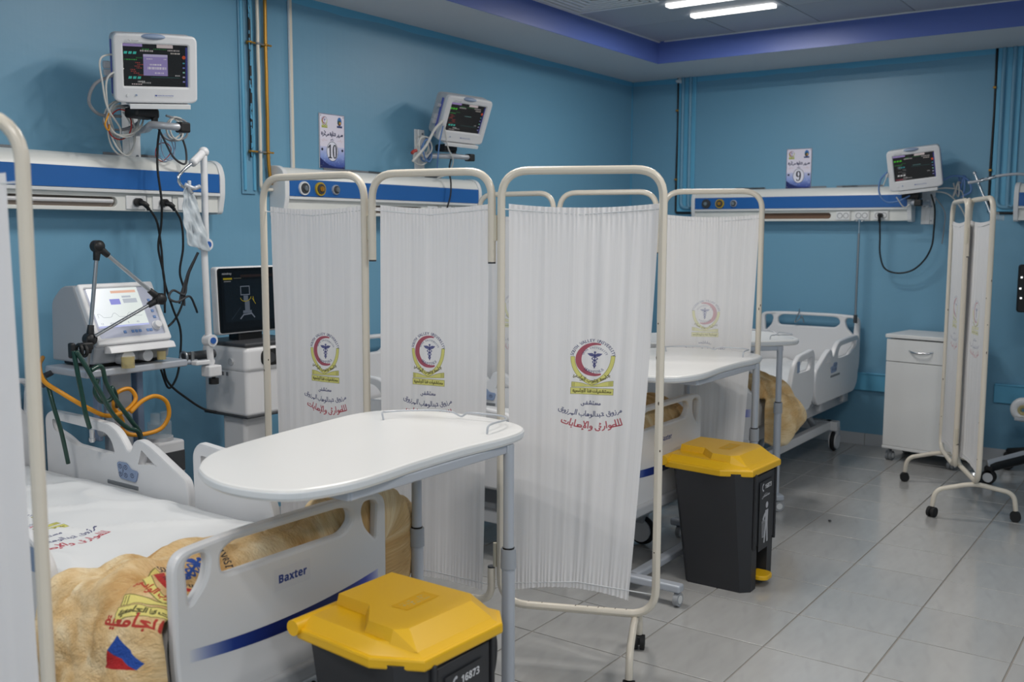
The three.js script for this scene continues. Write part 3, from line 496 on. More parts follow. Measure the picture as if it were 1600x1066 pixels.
privacyScreen('large three-panel white screen with printed emblems in the middle of the ward', [[-4.73, 0.86], [-4.711, 1.442], [-4.619, 1.973], [-4.383, 2.527]], 1.787, FABRIC,
  { cloth: [{ tl: 0.06, tr: 0.02, bl: 0.08, br: 0.05, bot: 0.27 }, { tl: 0.055, tr: 0.03, bl: 0.05, br: 0.055, bot: 0.25 }, { tl: 0.045, tr: 0.032, bl: 0.05, br: 0.115, bot: 0.262, arch: 0.03 }], seed: 1 });
privacyScreen('second three-panel screen behind the large one, faint mirrored emblem beside the table', [[-2.80, 0.50], [-2.81, 1.06], [-2.68, 1.63], [-2.455, 2.125]], 1.787, [FABRIC_BACK, FABRIC_BACK, FABRIC_BACK], { mirror: true, seed: 50, cloth: [{}, {}, { tl: 0.03, tr: 0.03, bl: 0.05, br: 0.09, drop: 0.12 }] });
privacyScreen('folded white screen seen edge-on in front of the bedside cabinet', [[-0.80, 2.693], [-1.33, 2.888], [-1.17, 2.862], [-1.70, 3.085]], 1.762, [FABRIC_BACK, FABRIC_BACK, FABRIC_BACK], { seed: 90, spread: 0.215 });
privacyScreen('nearest screen cut by the left picture edge, one thick cream post in view', [[-7.25, 0.75], [-7.09, 1.25], [-6.77, 1.71], [-6.405, 2.145]], 1.802, [FABRIC_PLAIN, FABRIC_PLAIN, FABRIC_PLAIN], { seed: 130, cloth: [{}, {}, { tr: 0.05, br: 0.03, tl: 0.04 }] });

// ------------------------------------------------------------------ overbed tables
function overbedTable() {
  const t = new THREE.Group();
  // origin: floor under the front post; x runs along the table, top at 0.97
  const Y = 0.97, o = [[-0.81, -0.402], [-0.737, -0.475], [-0.634, -0.532], [-0.429, -0.572], [-0.198, -0.6], [-0.027, -0.615], [0.083, -0.58], [0.16, -0.475], [0.19, -0.308], [0.18, -0.154], [0.143, -0.06], [0.083, -0.006], [-0.027, 0.012], [-0.23, 0.0], [-0.43, 0.004], [-0.56, 0.016], [-0.67, 0.018], [-0.77, -0.004], [-0.83, -0.04], [-0.866, -0.114], [-0.875, -0.219], [-0.85, -0.321]];
  const s = (k) => { const c = new THREE.SplineCurve(o.concat([o[0]]).map(([x, z]) => new THREE.Vector2(-0.43 + (x + 0.43) * k, -0.28 + (z + 0.28) * k))); return new THREE.Shape(c.getPoints(90)); };
  part(t, 'tabletop', extrY(s(1), 0.03, Y - 0.03, 0.007), M.tableTop);
  part(t, 'edge_band', extrY(s(1.004), 0.018, Y - 0.024, 0.003), M.tableEdge);
  part(t, 'under_frame', [box(0.68, 0.026, 0.035, -0.33, Y - 0.043, -0.014, 0.004), box(0.68, 0.026, 0.035, -0.33, Y - 0.043, -0.355, 0.004), box(0.035, 0.026, 0.38, 0, Y - 0.043, -0.18, 0.004), box(0.035, 0.026, 0.36, -0.66, Y - 0.043, -0.18, 0.004)], M.post);
  for (const z of [0, -0.365]) {
    const p = part(t, 'post', cyl(0.0165, Y - 0.6, 0, (Y - 0.03 + 0.57) / 2, z, 'y', 24), M.post);
    part(p, 'lower_tube', cyl(0.0205, 0.53, 0, 0.335, z, 'y', 24), M.post);
    part(p, 'sleeve', [cyl(0.0245, 0.06, 0, 0.588, z, 'y', 24, 0.0235)], M.sleeve); part(p, 'seal_ring', cyl(0.018, 0.006, 0, 0.62, z, 'y', 24), M.black);
  }
  const b = part(t, 'base', [box(0.05, 0.035, 0.5, 0, 0.08, -0.1825, 0.01), box(0.05, 0.035, 0.5, -0.885, 0.08, -0.2, 0.01), box(0.89, 0.035, 0.05, -0.44, 0.08, -0.19, 0.01)], M.post);
  for (const [x, z] of [[-0.885, 0.02], [0.0, 0.035], [0.0, -0.4], [-0.885, -0.42]]) {
    const w = part(b, 'caster', [cyl(0.03, 0.022, x, 0.031, z + 0.012, 'z', 22), cyl(0.006, 0.03, x, 0.06, z, 'y', 8)], M.grey); void w;
    part(b, 'caster_hub', [cyl(0.018, 0.026, x, 0.031, z + 0.012, 'z', 20)], M.white);
  }
  // wire guard at the back of the wide end
  part(t, 'wire_guard', [sweep(smooth([[-0.05, Y, -0.46], [-0.05, Y + 0.024, -0.465], [-0.03, Y + 0.022, -0.47], [0.02, Y + 0.022, -0.44], [0.085, Y + 0.022, -0.36], [0.105, Y + 0.02, -0.3], [0.115, Y + 0.008, -0.27], [0.12, Y + 0.02, -0.25], [0.13, Y + 0.022, -0.2], [0.135, Y + 0.022, -0.12], [0.1, Y + 0.022, -0.08], [0.0, Y + 0.026, -0.06], [-0.03, Y + 0.022, -0.055], [-0.035, Y, -0.055]], 60), 0.0032, 6)], M.zinc);
  return t;
}
const TABLE = overbedTable();
function table(label, pos, turn) { const o = TABLE.clone(); o.name = numbered('overbed_table'); o.position.set(...pos); o.rotation.y = turn; scene.add(o); return tag(o, label, 'overbed table', 'overbed tables'); }
table('near overbed table with a curved white top across the foot of the first bed', [-5.09, 0, 2.365], 0);
table('overbed table right of the large screen, partly behind its right post', [-2.87, 0, 2.262], 0);
table('farthest overbed table, its grey post before the blanket of the back-wall bed', [-2.07, 0, 2.085], -0.75);

// ------------------------------------------------------------------ yellow-lidded pedal bins
function printTex(w, h, draw, bg) { return canvasTex(w, h, (c) => { if (bg) { c.fillStyle = bg; c.fillRect(0, 0, w, h); } draw(c, w, h); }); }
const BIN_PRINT = std(0xffffff, 0.5, 0, { map: printTex(256, 512, (c, W, H) => {
  c.fillStyle = '#d9dade'; c.strokeStyle = '#d9dade'; c.lineWidth = 6; c.font = 'bold 46px sans-serif'; c.textAlign = 'left';
  c.fillText('16873', 104, 62); c.font = 'bold 34px sans-serif'; arabic(c, 'hospital', 120, 118, 30, '#b9bac0', 150);
  c.lineWidth = 11; c.lineCap = 'round'; c.beginPath(); c.moveTo(70, 22); c.bezierCurveTo(46, 34, 46, 60, 72, 72); c.stroke(); c.beginPath(); c.arc(73, 24, 7, 0, 7); c.arc(75, 70, 7, 0, 7); c.fill();
  // tidy-man
  c.beginPath(); c.arc(150, 190, 24, 0, 7); c.fill(); c.lineWidth = 26; c.lineJoin = 'round'; c.beginPath(); c.moveTo(140, 240); c.lineTo(104, 262); c.lineTo(84, 284); c.stroke();
  c.beginPath(); c.moveTo(118, 226); c.lineTo(178, 226); c.lineTo(172, 330); c.lineTo(184, 470); c.lineTo(158, 470); c.lineTo(148, 350); c.lineTo(124, 470); c.lineTo(98, 466); c.lineTo(124, 330); c.closePath(); c.fill();
  c.lineWidth = 5; c.strokeRect(60, 300, 56, 10); c.beginPath(); c.moveTo(62, 316); c.lineTo(70, 420); c.lineTo(108, 420); c.lineTo(114, 316); c.stroke(); for (const x of [76, 88, 100]) { c.beginPath(); c.moveTo(x, 318); c.lineTo(x, 418); c.stroke(); } c.beginPath(); c.moveTo(80, 296); c.lineTo(96, 280); c.lineTo(104, 296); c.stroke();
}, '#2c2d31') });
function makeBin() {
  const t = new THREE.Group();     // front (pedal) faces +z; hinge at the back
  const bw = 0.155, tw = 0.193, b0 = -0.105, b1 = 0.197, t0 = -0.16, t1 = 0.2, HB = 0.535;
  const ring = (y) => { const k = y / HB, w = bw + (tw - bw) * k, z0 = b0 + (t0 - b0) * k, z1 = b1 + (t1 - b1) * k, c = 0.035 + 0.025 * k; return [[-w, z0 + 0.02], [-w, z1 - c], [-w + c, z1], [w - c, z1], [w, z1 - c], [w, z0 + 0.02], [w - 0.02, z0], [-w + 0.02, z0]].map(([x, z]) => V(x, y, z)); };
  const loft = (ys, cap) => { const pos = [], idx = []; const rs = ys.map(ring); const n = 8; rs.forEach((r) => r.forEach((p) => pos.push(p.x, p.y, p.z))); for (let k = 0; k < ys.length - 1; k++) for (let j = 0; j < n; j++) { const a = k * n + j, b = k * n + (j + 1) % n; idx.push(a, b, a + n, a + n, b, b + n); } for (let j = 1; j < n - 1; j++) { idx.push(0, j + 1, j); const q = (ys.length - 1) * n; idx.push(q, q + j, q + j + 1); } const g = new THREE.BufferGeometry(); g.setAttribute('position', new THREE.Float32BufferAttribute(pos, 3)); g.setIndex(idx); return toCreasedNormals(g.toNonIndexed(), 0.5); };
  const mk = (g) => { g.setAttribute('uv', new THREE.Float32BufferAttribute(new Float32Array(g.attributes.position.count * 2), 2)); const q = new Brush(g); q.updateMatrixWorld(); return q; };
  const ev = new Evaluator(); ev.useGroups = false;
  const shell = ev.evaluate(mk(loft([0, HB])), mk(new THREE.BoxGeometry(0.125, 0.21, 0.2).translate(0, 0.085, 0.2)), SUBTRACTION).geometry;
  const body = part(t, 'body', shell, M.binBody);
  part(body, 'front_panel', [box(0.21, 0.31, 0.008, 0, 0.36, 0.2035, 0.003)], M.binBody);
  for (const s of [-1, 1]) part(body, 'rib', [box(0.012, 0.34, 0.014, s * 0.118, 0.36, 0.206, 0.004)], M.binBody);
  part(body, 'grip', [sweep(smooth([[tw - 0.012, 0.53, 0.14], [tw + 0.02, 0.46, 0.14], [tw + 0.01, 0.38, 0.14], [tw - 0.02, 0.34, 0.14]], 12), 0.012, 8)], M.binBody);
  part(body, 'print', new THREE.PlaneGeometry(0.155, 0.31).translate(-0.005, 0.33, 0.2122), BIN_PRINT);
  const pd = rshape([[-0.05, 0], [0.05, 0], [0.05, 0.06], [0.03, 0.085], [-0.03, 0.085], [-0.05, 0.06]], 0.015); part(t, 'pedal', [extrY(pd, 0.022, 0.035, 0.005).translate(0, 0, 0.155)], M.yellow);
  part(t, 'pedal_arm', box(0.05, 0.02, 0.1, 0, 0.03, 0.12, 0.004), M.black);
  // stepped lid
  const poly = (p) => new THREE.Shape(p.map((q) => new THREE.Vector2(...q)));
  const RIM = [[-0.19, -0.195], [-0.214, 0.08], [-0.15, 0.205], [0.15, 0.218], [0.218, 0.16], [0.205, -0.195]];
  const lid = part(t, 'lid', [extrY(poly(RIM), 0.03, 0.522, 0.006)], M.yellow);
  const loftLid = (rings) => { const pos = [], idx = [], n = rings[0].length; rings.forEach((r) => r.forEach((p) => pos.push(...p))); for (let k = 0; k < rings.length - 1; k++) for (let j = 0; j < n; j++) { const a = k * n + j, b = k * n + (j + 1) % n; idx.push(a, b, a + n, a + n, b, b + n); } const q = (rings.length - 1) * n; for (const f of THREE.ShapeUtils.triangulateShape(rings[rings.length - 1].map((p) => new THREE.Vector2(p[0], p[2])), [])) idx.push(q + f[0], q + f[1], q + f[2]); const g = new THREE.BufferGeometry(); g.setAttribute('position', new THREE.Float32BufferAttribute(pos, 3)); g.setIndex(idx); return toCreasedNormals(g.toNonIndexed(), 0.35); };
  const at = (p, y) => p.map(([x, z]) => [x, y, z]);
  part(lid, 'lower_step', loftLid([at([[-0.182, -0.188], [-0.205, 0.078], [-0.146, 0.196], [0.146, 0.209], [0.208, 0.156], [0.196, -0.188]], 0.55), at([[-0.15, -0.18], [-0.172, 0.07], [-0.128, 0.15], [0.125, 0.16], [0.17, 0.12], [0.165, -0.18]], 0.577)]), M.yellow);
  part(lid, 'upper_step', loftLid([at([[-0.06, -0.186], [-0.075, -0.07], [-0.155, 0.005], [-0.166, 0.105], [-0.142, 0.175], [0.142, 0.188], [0.19, 0.14], [0.18, -0.186]], 0.562), at([[-0.05, -0.182], [-0.06, -0.06], [-0.14, 0.012], [-0.146, 0.1], [-0.118, 0.128], [0.118, 0.138], [0.158, 0.105], [0.16, -0.182]], 0.604)]), M.yellow);
  part(lid, 'hinge_barrel', [cyl(0.021, 0.41, 0.005, 0.553, -0.2, 'x', 24)], M.yellow);
  part(lid, 'worn_print', new THREE.PlaneGeometry(0.13, 0.055).rotateX(-Math.PI / 2).translate(0.03, 0.6048, 0.02), std(0xffffff, 0.6, 0, { map: printTex(256, 108, (c) => { c.fillStyle = '#b9b08e'; for (let i = 0; i < 46; i++) { c.globalAlpha = 0.3 + 0.4 * rnd(); c.fillRect(30 + rnd() * 190, 22 + Math.floor(rnd() * 3) * 24, 5 + rnd() * 12, 12); } c.globalAlpha = 1; }, '#dba612') }));
  return t;
}
const BIN = makeBin();
function bin(label, pos, turn = 0) { const o = BIN.clone(); o.name = numbered('pedal_bin'); o.position.set(...pos); o.rotation.y = turn; scene.add(o); return tag(o, label, 'waste bin', 'pedal bins with yellow lids'); }
bin('near black bin with yellow lid under the near overbed table, cut by the lower edge', [-5.585, 0, 2.375]);
bin('whole black pedal bin with yellow lid standing right of the large screen', [-3.30, 0, 2.285]);

// ------------------------------------------------------------------ bedside cabinet
{
  const t = thing('bedside_cabinet', 'white wheeled bedside cabinet with one drawer and one door', 'cabinet', [-0.27, 0, 2.51], -Math.PI / 2 - 0.14);
  const w = 0.5, d = 0.4;
  part(t, 'carcass', [box(w - 0.01, 0.76, d - 0.03, 0, 0.47, -0.012, 0.004)], M.laminate);
  part(t, 'worktop', box(w + 0.008, 0.026, d + 0.01, 0, 0.872, 0, 0.005), M.laminate);
  part(t, 'plinth', box(w, 0.02, d, 0, 0.098, 0, 0.004), M.laminate);
  const dr = part(t, 'drawer', box(w - 0.008, 0.152, 0.018, 0, 0.775, d / 2 - 0.012, 0.003), M.laminate);
  const hd = (x, y, v) => sweep(smooth(v ? [[x, y - 0.07, d / 2 - 0.004], [x, y - 0.05, d / 2 + 0.018], [x, y, d / 2 + 0.024], [x, y + 0.05, d / 2 + 0.018], [x, y + 0.07, d / 2 - 0.004]] : [[x - 0.08, y + 0.008, d / 2 - 0.004], [x - 0.05, y, d / 2 + 0.018], [x, y - 0.003, d / 2 + 0.024], [x + 0.05, y, d / 2 + 0.018], [x + 0.08, y + 0.008, d / 2 - 0.004]], 24), 0.006, 8, false, 0.004);
  part(dr, 'handle', hd(-0.01, 0.772, false), M.chrome);
  const dor = part(t, 'door', box(w - 0.008, 0.585, 0.018, 0, 0.402, d / 2 - 0.012, 0.003), M.laminate);
  part(dor, 'handle', hd(0.195, 0.58, true), M.chrome);
  for (const [x, z] of [[-0.21, 0.15], [0.21, 0.15], [-0.21, -0.15], [0.21, -0.15]]) { const c = part(t, 'caster', [cyl(0.032, 0.02, x - 0.012, 0.033, z, 'x', 20), cyl(0.032, 0.02, x + 0.012, 0.033, z, 'x', 20), box(0.012, 0.04, 0.05, x, 0.068, z, 0.004)], M.midGrey); part(c, 'caster_hub', cyl(0.018, 0.05, x, 0.033, z, 'x', 16), M.white); }
}
// ------------------------------------------------------------------ beds
const RAILTEX = std(0xffffff, 0.5, 0, { map: canvasTex(256, 128, (c, W, H) => { c.fillStyle = '#8496b6'; c.fillRect(0, 0, W, H); c.strokeStyle = '#26324e'; c.lineWidth = 5; const e = (x, y) => { c.beginPath(); c.ellipse(x, y, 20, 15, 0, 0, 7); c.stroke(); c.beginPath(); c.moveTo(x - 7, y + 5); c.lineTo(x, y - 7); c.lineTo(x + 7, y + 5); c.stroke(); }; e(46, 32); e(112, 32); e(46, 92); e(112, 92); e(190, 84); c.fillStyle = '#26324e'; c.beginPath(); c.moveTo(79, 20); c.lineTo(86, 60); c.lineTo(72, 104); c.lineTo(76, 60); c.fill(); }) });
RAILTEX.map.wrapS = RAILTEX.map.wrapT = THREE.RepeatWrapping;
const STRIPE = std(0xffffff, 0.4, 0, { map: canvasTex(512, 16, (c, W, H) => { const g = c.createLinearGradient(0, 0, W, 0); g.addColorStop(0, '#d4d7de'); g.addColorStop(0.07, '#8f9ac0'); g.addColorStop(0.2, '#223a86'); g.addColorStop(0.4, '#101f5e'); g.addColorStop(0.75, '#12235f'); g.addColorStop(0.92, '#4652b0'); g.addColorStop(1, '#c2c6e4'); c.fillStyle = g; c.fillRect(0, 0, W, H); }) });
const PLATE = std(0xffffff, 0.35, 0, { map: canvasTex(512, 256, (c, W, H) => { c.fillStyle = '#d4d5da'; c.fillRect(0, 0, W, H); c.fillStyle = '#1d3c86'; c.font = 'bold 128px sans-serif'; c.textAlign = 'center'; c.textBaseline = 'middle'; c.save(); c.translate(W / 2, H / 2); c.scale(1.0, 1); c.fillText('Baxter', 0, 0); c.lineWidth = 5; c.strokeStyle = '#1d3c86'; c.strokeText('Baxter', 0, 0); c.restore(); }) });
function endBoard(top, bot, arch, lo) {     // board with a long hand hole and two drop-shaped holes; x across, y up
  const s = rshape([[-0.38, bot], [-0.36, lo], [0.36, lo], [0.38, bot], [0.38, top], [0.2, top + arch], [-0.2, top + arch], [-0.38, top]], [0.06, 0.12, 0.12, 0.06, 0.055, 0.3, 0.3, 0.055]);
  s.holes.push(rshape([[-0.235, top - 0.09], [0.2, top - 0.09], [0.238, top - 0.06], [0.228, top - 0.022], [0.19, top - 0.012], [-0.2, top - 0.01], [-0.238, top - 0.03]], [0.03, 0.03, 0.02, 0.02, 0.05, 0.05, 0.03], THREE.Path));
  for (const q of [-1, 1]) s.holes.push(rshape([[q * 0.335, top - 0.14], [q * 0.343, top - 0.03], [q * 0.325, top - 0.016], [q * 0.285, top - 0.016], [q * 0.274, top - 0.04], [q * 0.286, top - 0.09]], [0.012, 0.02, 0.02, 0.02, 0.02, 0.06], THREE.Path));
  return s;
}
function makeBed() {
  const t = new THREE.Group();      // origin on the floor under the middle of the head end; foot towards +z
  part(t, 'headboard', extr(endBoard(0.965, 0.6, 0.012, 0.5), 0.04, 0.011).translate(0, 0, 0.06), M.bedWhite);
  const fb = part(t, 'footboard', extr(endBoard(0.79, 0.5, 0.014, 0.33), 0.036, 0.01).translate(0, 0, 2.01), M.bedWhite);
  part(fb, 'blue_stripe', surf(40, 2, (u, v) => { const x = -0.34 + 0.68 * u, y = 0.522 - 0.05 * 4 * u * (1 - u) * 0.5 + 0.012 * u + (v - 0.5) * (0.032 + 0.014 * u); return [x, y, 2.0466, u, v]; }), STRIPE);
  part(fb, 'maker_plate', new THREE.PlaneGeometry(0.13, 0.062).rotateZ(0.0).translate(0.0, 0.635, 2.0467), PLATE);
  part(fb, 'bumper', [box(0.7, 0.05, 0.03, 0, 0.35, 2.052, 0.012)], M.bedGrey);
  part(t, 'mattress_deck', [box(0.68, 0.03, 1.86, 0, 0.43, 1.05, 0.006), box(0.05, 0.08, 1.86, -0.3, 0.38, 1.05, 0.006), box(0.05, 0.08, 1.86, 0.3, 0.38, 1.05, 0.006)], M.bedGrey);
  part(t, 'mattress', box(0.7, 0.13, 1.86, 0, 0.512, 1.06, 0.04), M.mattress);
  part(t, 'lift_arm', [sweep([[-0.2, 0.2, 0.5], [-0.2, 0.37, 0.75]], 0.022, 8)], M.bedGrey); for (const [x, a, b] of [[0.2, 0.5, 0.75], [-0.2, 1.55, 1.35], [0.2, 1.55, 1.35]]) part(t, 'lift_arm', sweep([[x, 0.2, a], [x, 0.37, b]], 0.022, 8), M.bedGrey);
  part(t, 'base_frame', [box(0.05, 0.06, 1.5, -0.26, 0.19, 1.05, 0.008), box(0.05, 0.06, 1.5, 0.26, 0.19, 1.05, 0.008), box(0.66, 0.07, 0.08, 0, 0.185, 0.34, 0.01), box(0.66, 0.07, 0.08, 0, 0.185, 1.76, 0.01), box(0.36, 0.05, 0.3, 0, 0.2, 1.05, 0.01)], M.bedWhite);
  for (const x of [-0.3, 0.3]) for (const z of [0.33, 1.77]) {
    const w = part(t, 'wheel', [new THREE.TorusGeometry(0.06, 0.016, 10, 30).rotateY(Math.PI / 2).translate(x, 0.076, z)], M.rubber);
    part(w, 'wheel_cover', [cyl(0.058, 0.05, x, 0.076, z, 'x', 28)], M.bedWhite); part(w, 'fork', [box(0.07, 0.07, 0.05, x, 0.15, z, 0.012), cyl(0.02, 0.06, x, 0.18, z, 'y', 14)], M.bedGrey);
  }
  const head = () => { const s = rshape([[0.168, 0.815], [0.21, 0.843], [0.446, 0.841], [0.62, 0.834], [0.68, 0.807], [0.737, 0.742], [0.757, 0.742], [0.775, 0.785], [0.815, 0.796], [0.879, 0.778], [1.085, 0.68], [1.1, 0.63], [1.1, 0.5], [1.04, 0.44], [0.25, 0.44], [0.17, 0.5]], [0.05, 0.03, 0.05, 0.05, 0.05, 0.02, 0.02, 0.03, 0.03, 0.08, 0.03, 0.04, 0.06, 0.06, 0.06, 0.06]);
    s.holes.push(rshape([[0.215, 0.818], [0.6, 0.806], [0.645, 0.775], [0.668, 0.715], [0.6, 0.706], [0.369, 0.712], [0.32, 0.735], [0.225, 0.76]], [0.02, 0.03, 0.03, 0.02, 0.05, 0.03, 0.03, 0.03], THREE.Path), rshape([[0.822, 0.77], [0.93, 0.706], [0.79, 0.69]], 0.016, THREE.Path)); return s; };
  const foot = () => { const s = rshape([[1.125, 0.79], [1.16, 0.83], [1.42, 0.81], [1.5, 0.76], [1.56, 0.62], [1.55, 0.5], [1.46, 0.44], [1.2, 0.44], [1.13, 0.52]], [0.04, 0.03, 0.08, 0.08, 0.05, 0.05, 0.06, 0.06, 0.06]); s.holes.push(rshape([[1.165, 0.795], [1.39, 0.78], [1.45, 0.73], [1.44, 0.69], [1.2, 0.69], [1.165, 0.72]], 0.02, THREE.Path)); return s; };
  for (const sx of [-1, 1]) {
    const x = sx * 0.385;
    const h = part(t, 'side_rail', extrX(head(), 0.034, 0.008).translate(x - 0.017, 0, 0), M.bedWhite);
    const cp = new THREE.ExtrudeGeometry(rshape([[0.675, 0.693], [0.734, 0.694], [0.76, 0.672], [0.803, 0.67], [0.79, 0.63], [0.69, 0.634]], 0.012), { depth: 0.005, bevelEnabled: true, bevelThickness: 0.002, bevelSize: 0.002, bevelSegments: 2 });
    { const p = cp.attributes.position, u = []; for (let i = 0; i < p.count; i++) u.push((p.getX(i) - 0.672) / 0.134, (p.getY(i) - 0.63) / 0.066); cp.setAttribute('uv', new THREE.Float32BufferAttribute(u, 2)); }
    for (const f of [-1, 1]) part(h, 'control_panel', cp.clone().rotateY(-Math.PI / 2).translate(x + f * 0.0165 + (f > 0 ? 0.004 : 0.0), 0, 0), RAILTEX);
    part(h, 'grey_strip', [box(0.04, 0.016, 0.2, x, 0.606, 0.7, 0.004)], M.midGrey);
    part(h, 'hinge_bracket', [box(0.03, 0.1, 0.05, x * 0.95, 0.43, 0.4, 0.008), box(0.03, 0.1, 0.05, x * 0.95, 0.43, 0.9, 0.008)], M.bedGrey);
    const f2 = part(t, 'side_rail', extrX(foot(), 0.034, 0.01).translate(x - 0.017, 0, 0), M.bedWhite); if (sx < 0) f2.position.y = -0.07;
    part(f2, 'hinge_bracket', [box(0.03, 0.1, 0.05, x * 0.95, 0.43, 1.2, 0.008), box(0.03, 0.1, 0.05, x * 0.95, 0.43, 1.44, 0.008)], M.bedGrey);
    part(f2, 'angle_label', new THREE.PlaneGeometry(0.05, 0.07).rotateY(sx * Math.PI / 2).translate(x + sx * 0.0176, 0.74, 1.44), M.greyBlue);
  }
  return t;
}
const BED = makeBed();
function bed(label, pos, turn) { const o = BED.clone(); o.name = numbered('hospital_bed'); o.position.set(...pos); o.rotation.y = turn; scene.add(o); return tag(o, label, 'hospital bed', 'white hospital beds'); }
bed('near white hospital bed at the left, its footboard in full view', [-5.665, 0, 0], 0);
bed('white hospital bed hidden behind the large screen, only its footboard corner showing', [-3.39, 0, 0], 0);
bed('white hospital bed standing with its head against the back wall', [0, 0, 1.575], -Math.PI / 2);

// fur, sheets and blankets
function furTex(logo) {
  return canvasTex(2048, 1024, (c, W, H) => {
    const img = c.createImageData(512, 256), d = img.data;
    for (let j = 0; j < 256; j++) for (let i = 0; i < 512; i++) {
      const u = i / 64, v = j / 64; let n = noise(u * 0.9, v * 0.9, 2) * 0.9 + noise(u * 2.3 + noise(u, v) * 2, v * 2.6, 5) * 0.7 + noise(u * 7, v * 5, 8) * 0.4; n = Math.max(-1, Math.min(1, n * 1.25));
      const A = [216, 184, 134], B = [242, 226, 192], C = [186, 142, 84]; const T = n > 0 ? B : C, k = Math.abs(n); const o = (j * 512 + i) * 4; for (let q = 0; q < 3; q++) d[o + q] = A[q] + (T[q] - A[q]) * k; d[o + 3] = 255;
    }
    const tmp = document.createElement('canvas'); tmp.width = 512; tmp.height = 256; tmp.getContext('2d').putImageData(img, 0, 0); c.imageSmoothingEnabled = true; c.drawImage(tmp, 0, 0, W, H);
    c.lineWidth = 2; for (let i = 0; i < 16000; i++) { const x = rnd() * W, y = rnd() * H, a = 1.1 + 1.4 * noise(x * 0.004, y * 0.004); c.strokeStyle = rnd() < 0.5 ? 'rgba(244,226,190,0.22)' : 'rgba(140,96,48,0.2)'; c.beginPath(); c.moveTo(x, y); c.lineTo(x + Math.cos(a) * 14, y + Math.sin(a) * 14); c.stroke(); }
    if (logo) logo(c, W, H);
  });
}
const wrapN = (u, v, f, s) => { const w = (a) => a * a * (3 - 2 * a), U = w(u), W2 = w(v), n = (a, b) => noise(a * f + s, b * f + s * 2, s); return (n(u, v) * (1 - U) + n(u - 1, v) * U) * (1 - W2) + (n(u, v - 1) * (1 - U) + n(u - 1, v - 1) * U) * W2; };
const FUR_BUMP = dataTex(256, 256, (u, v) => 128 + 120 * wrapN(u, v, 26, 1) + 90 * wrapN(u, v, 60, 3) + 70 * wrapN(u, v, 9, 5), false);
FUR_BUMP.repeat.set(6, 3);
const furMat = (map) => phys({ map, roughness: 0.85, sheen: 0.6, sheenRoughness: 0.5, sheenColor: new THREE.Color(0xf2dcb0), bumpMap: FUR_BUMP, bumpScale: 0.0035, side: THREE.DoubleSide });
const WB = 1.7, LB = 0.85;        // blanket cloth covered by its texture, metres
const FUR_A = furMat(furTex((c, W, H) => {
  c.save(); c.scale(W / WB, H / LB); c.translate(0.565, 0.245); c.rotate(1.1); c.scale(0.00066, 0.00066);
  emblem(c, { yellow: '#dfd27c', red: '#ac2a26', navy: '#2b4fa0', text: '#23242c', ribbonText: '#b03a2a' }); c.restore();
  const path = (col, p) => { c.fillStyle = col; c.beginPath(); p.forEach((q, k) => c[k ? 'lineTo' : 'moveTo'](...q)); c.fill(); };
  c.save(); c.scale(W / WB, H / LB); path('#b02024', [[0.29, 0.25], [0.245, 0.245], [0.255, 0.335]]); path('#1f4aa0', [[0.326, 0.265], [0.29, 0.25], [0.255, 0.335], [0.272, 0.345]]);
  c.save(); c.translate(0.352, 0.285); c.rotate(1.4); arabic(c, 'campus', 0, 0, 0.03, '#b23a30', 0.16, 0, 0.2); c.restore();
  path('#b02024', [[0.80, 0.19], [0.83, 0.19], [0.83, 0.21], [0.80, 0.21]]); path('#1f4aa0', [[0.80, 0.21], [0.83, 0.21], [0.83, 0.235], [0.80, 0.235]]); c.restore();
}));
const FUR_B = furMat(furTex((c, W, H) => { c.save(); c.scale(W / WB, H / LB); c.translate(1.12, 0.62); c.fillStyle = '#1f3f9a'; c.beginPath(); c.moveTo(-0.08, 0); c.lineTo(0.1, 0); c.lineTo(0.1, -0.06); c.fill(); c.restore(); }));
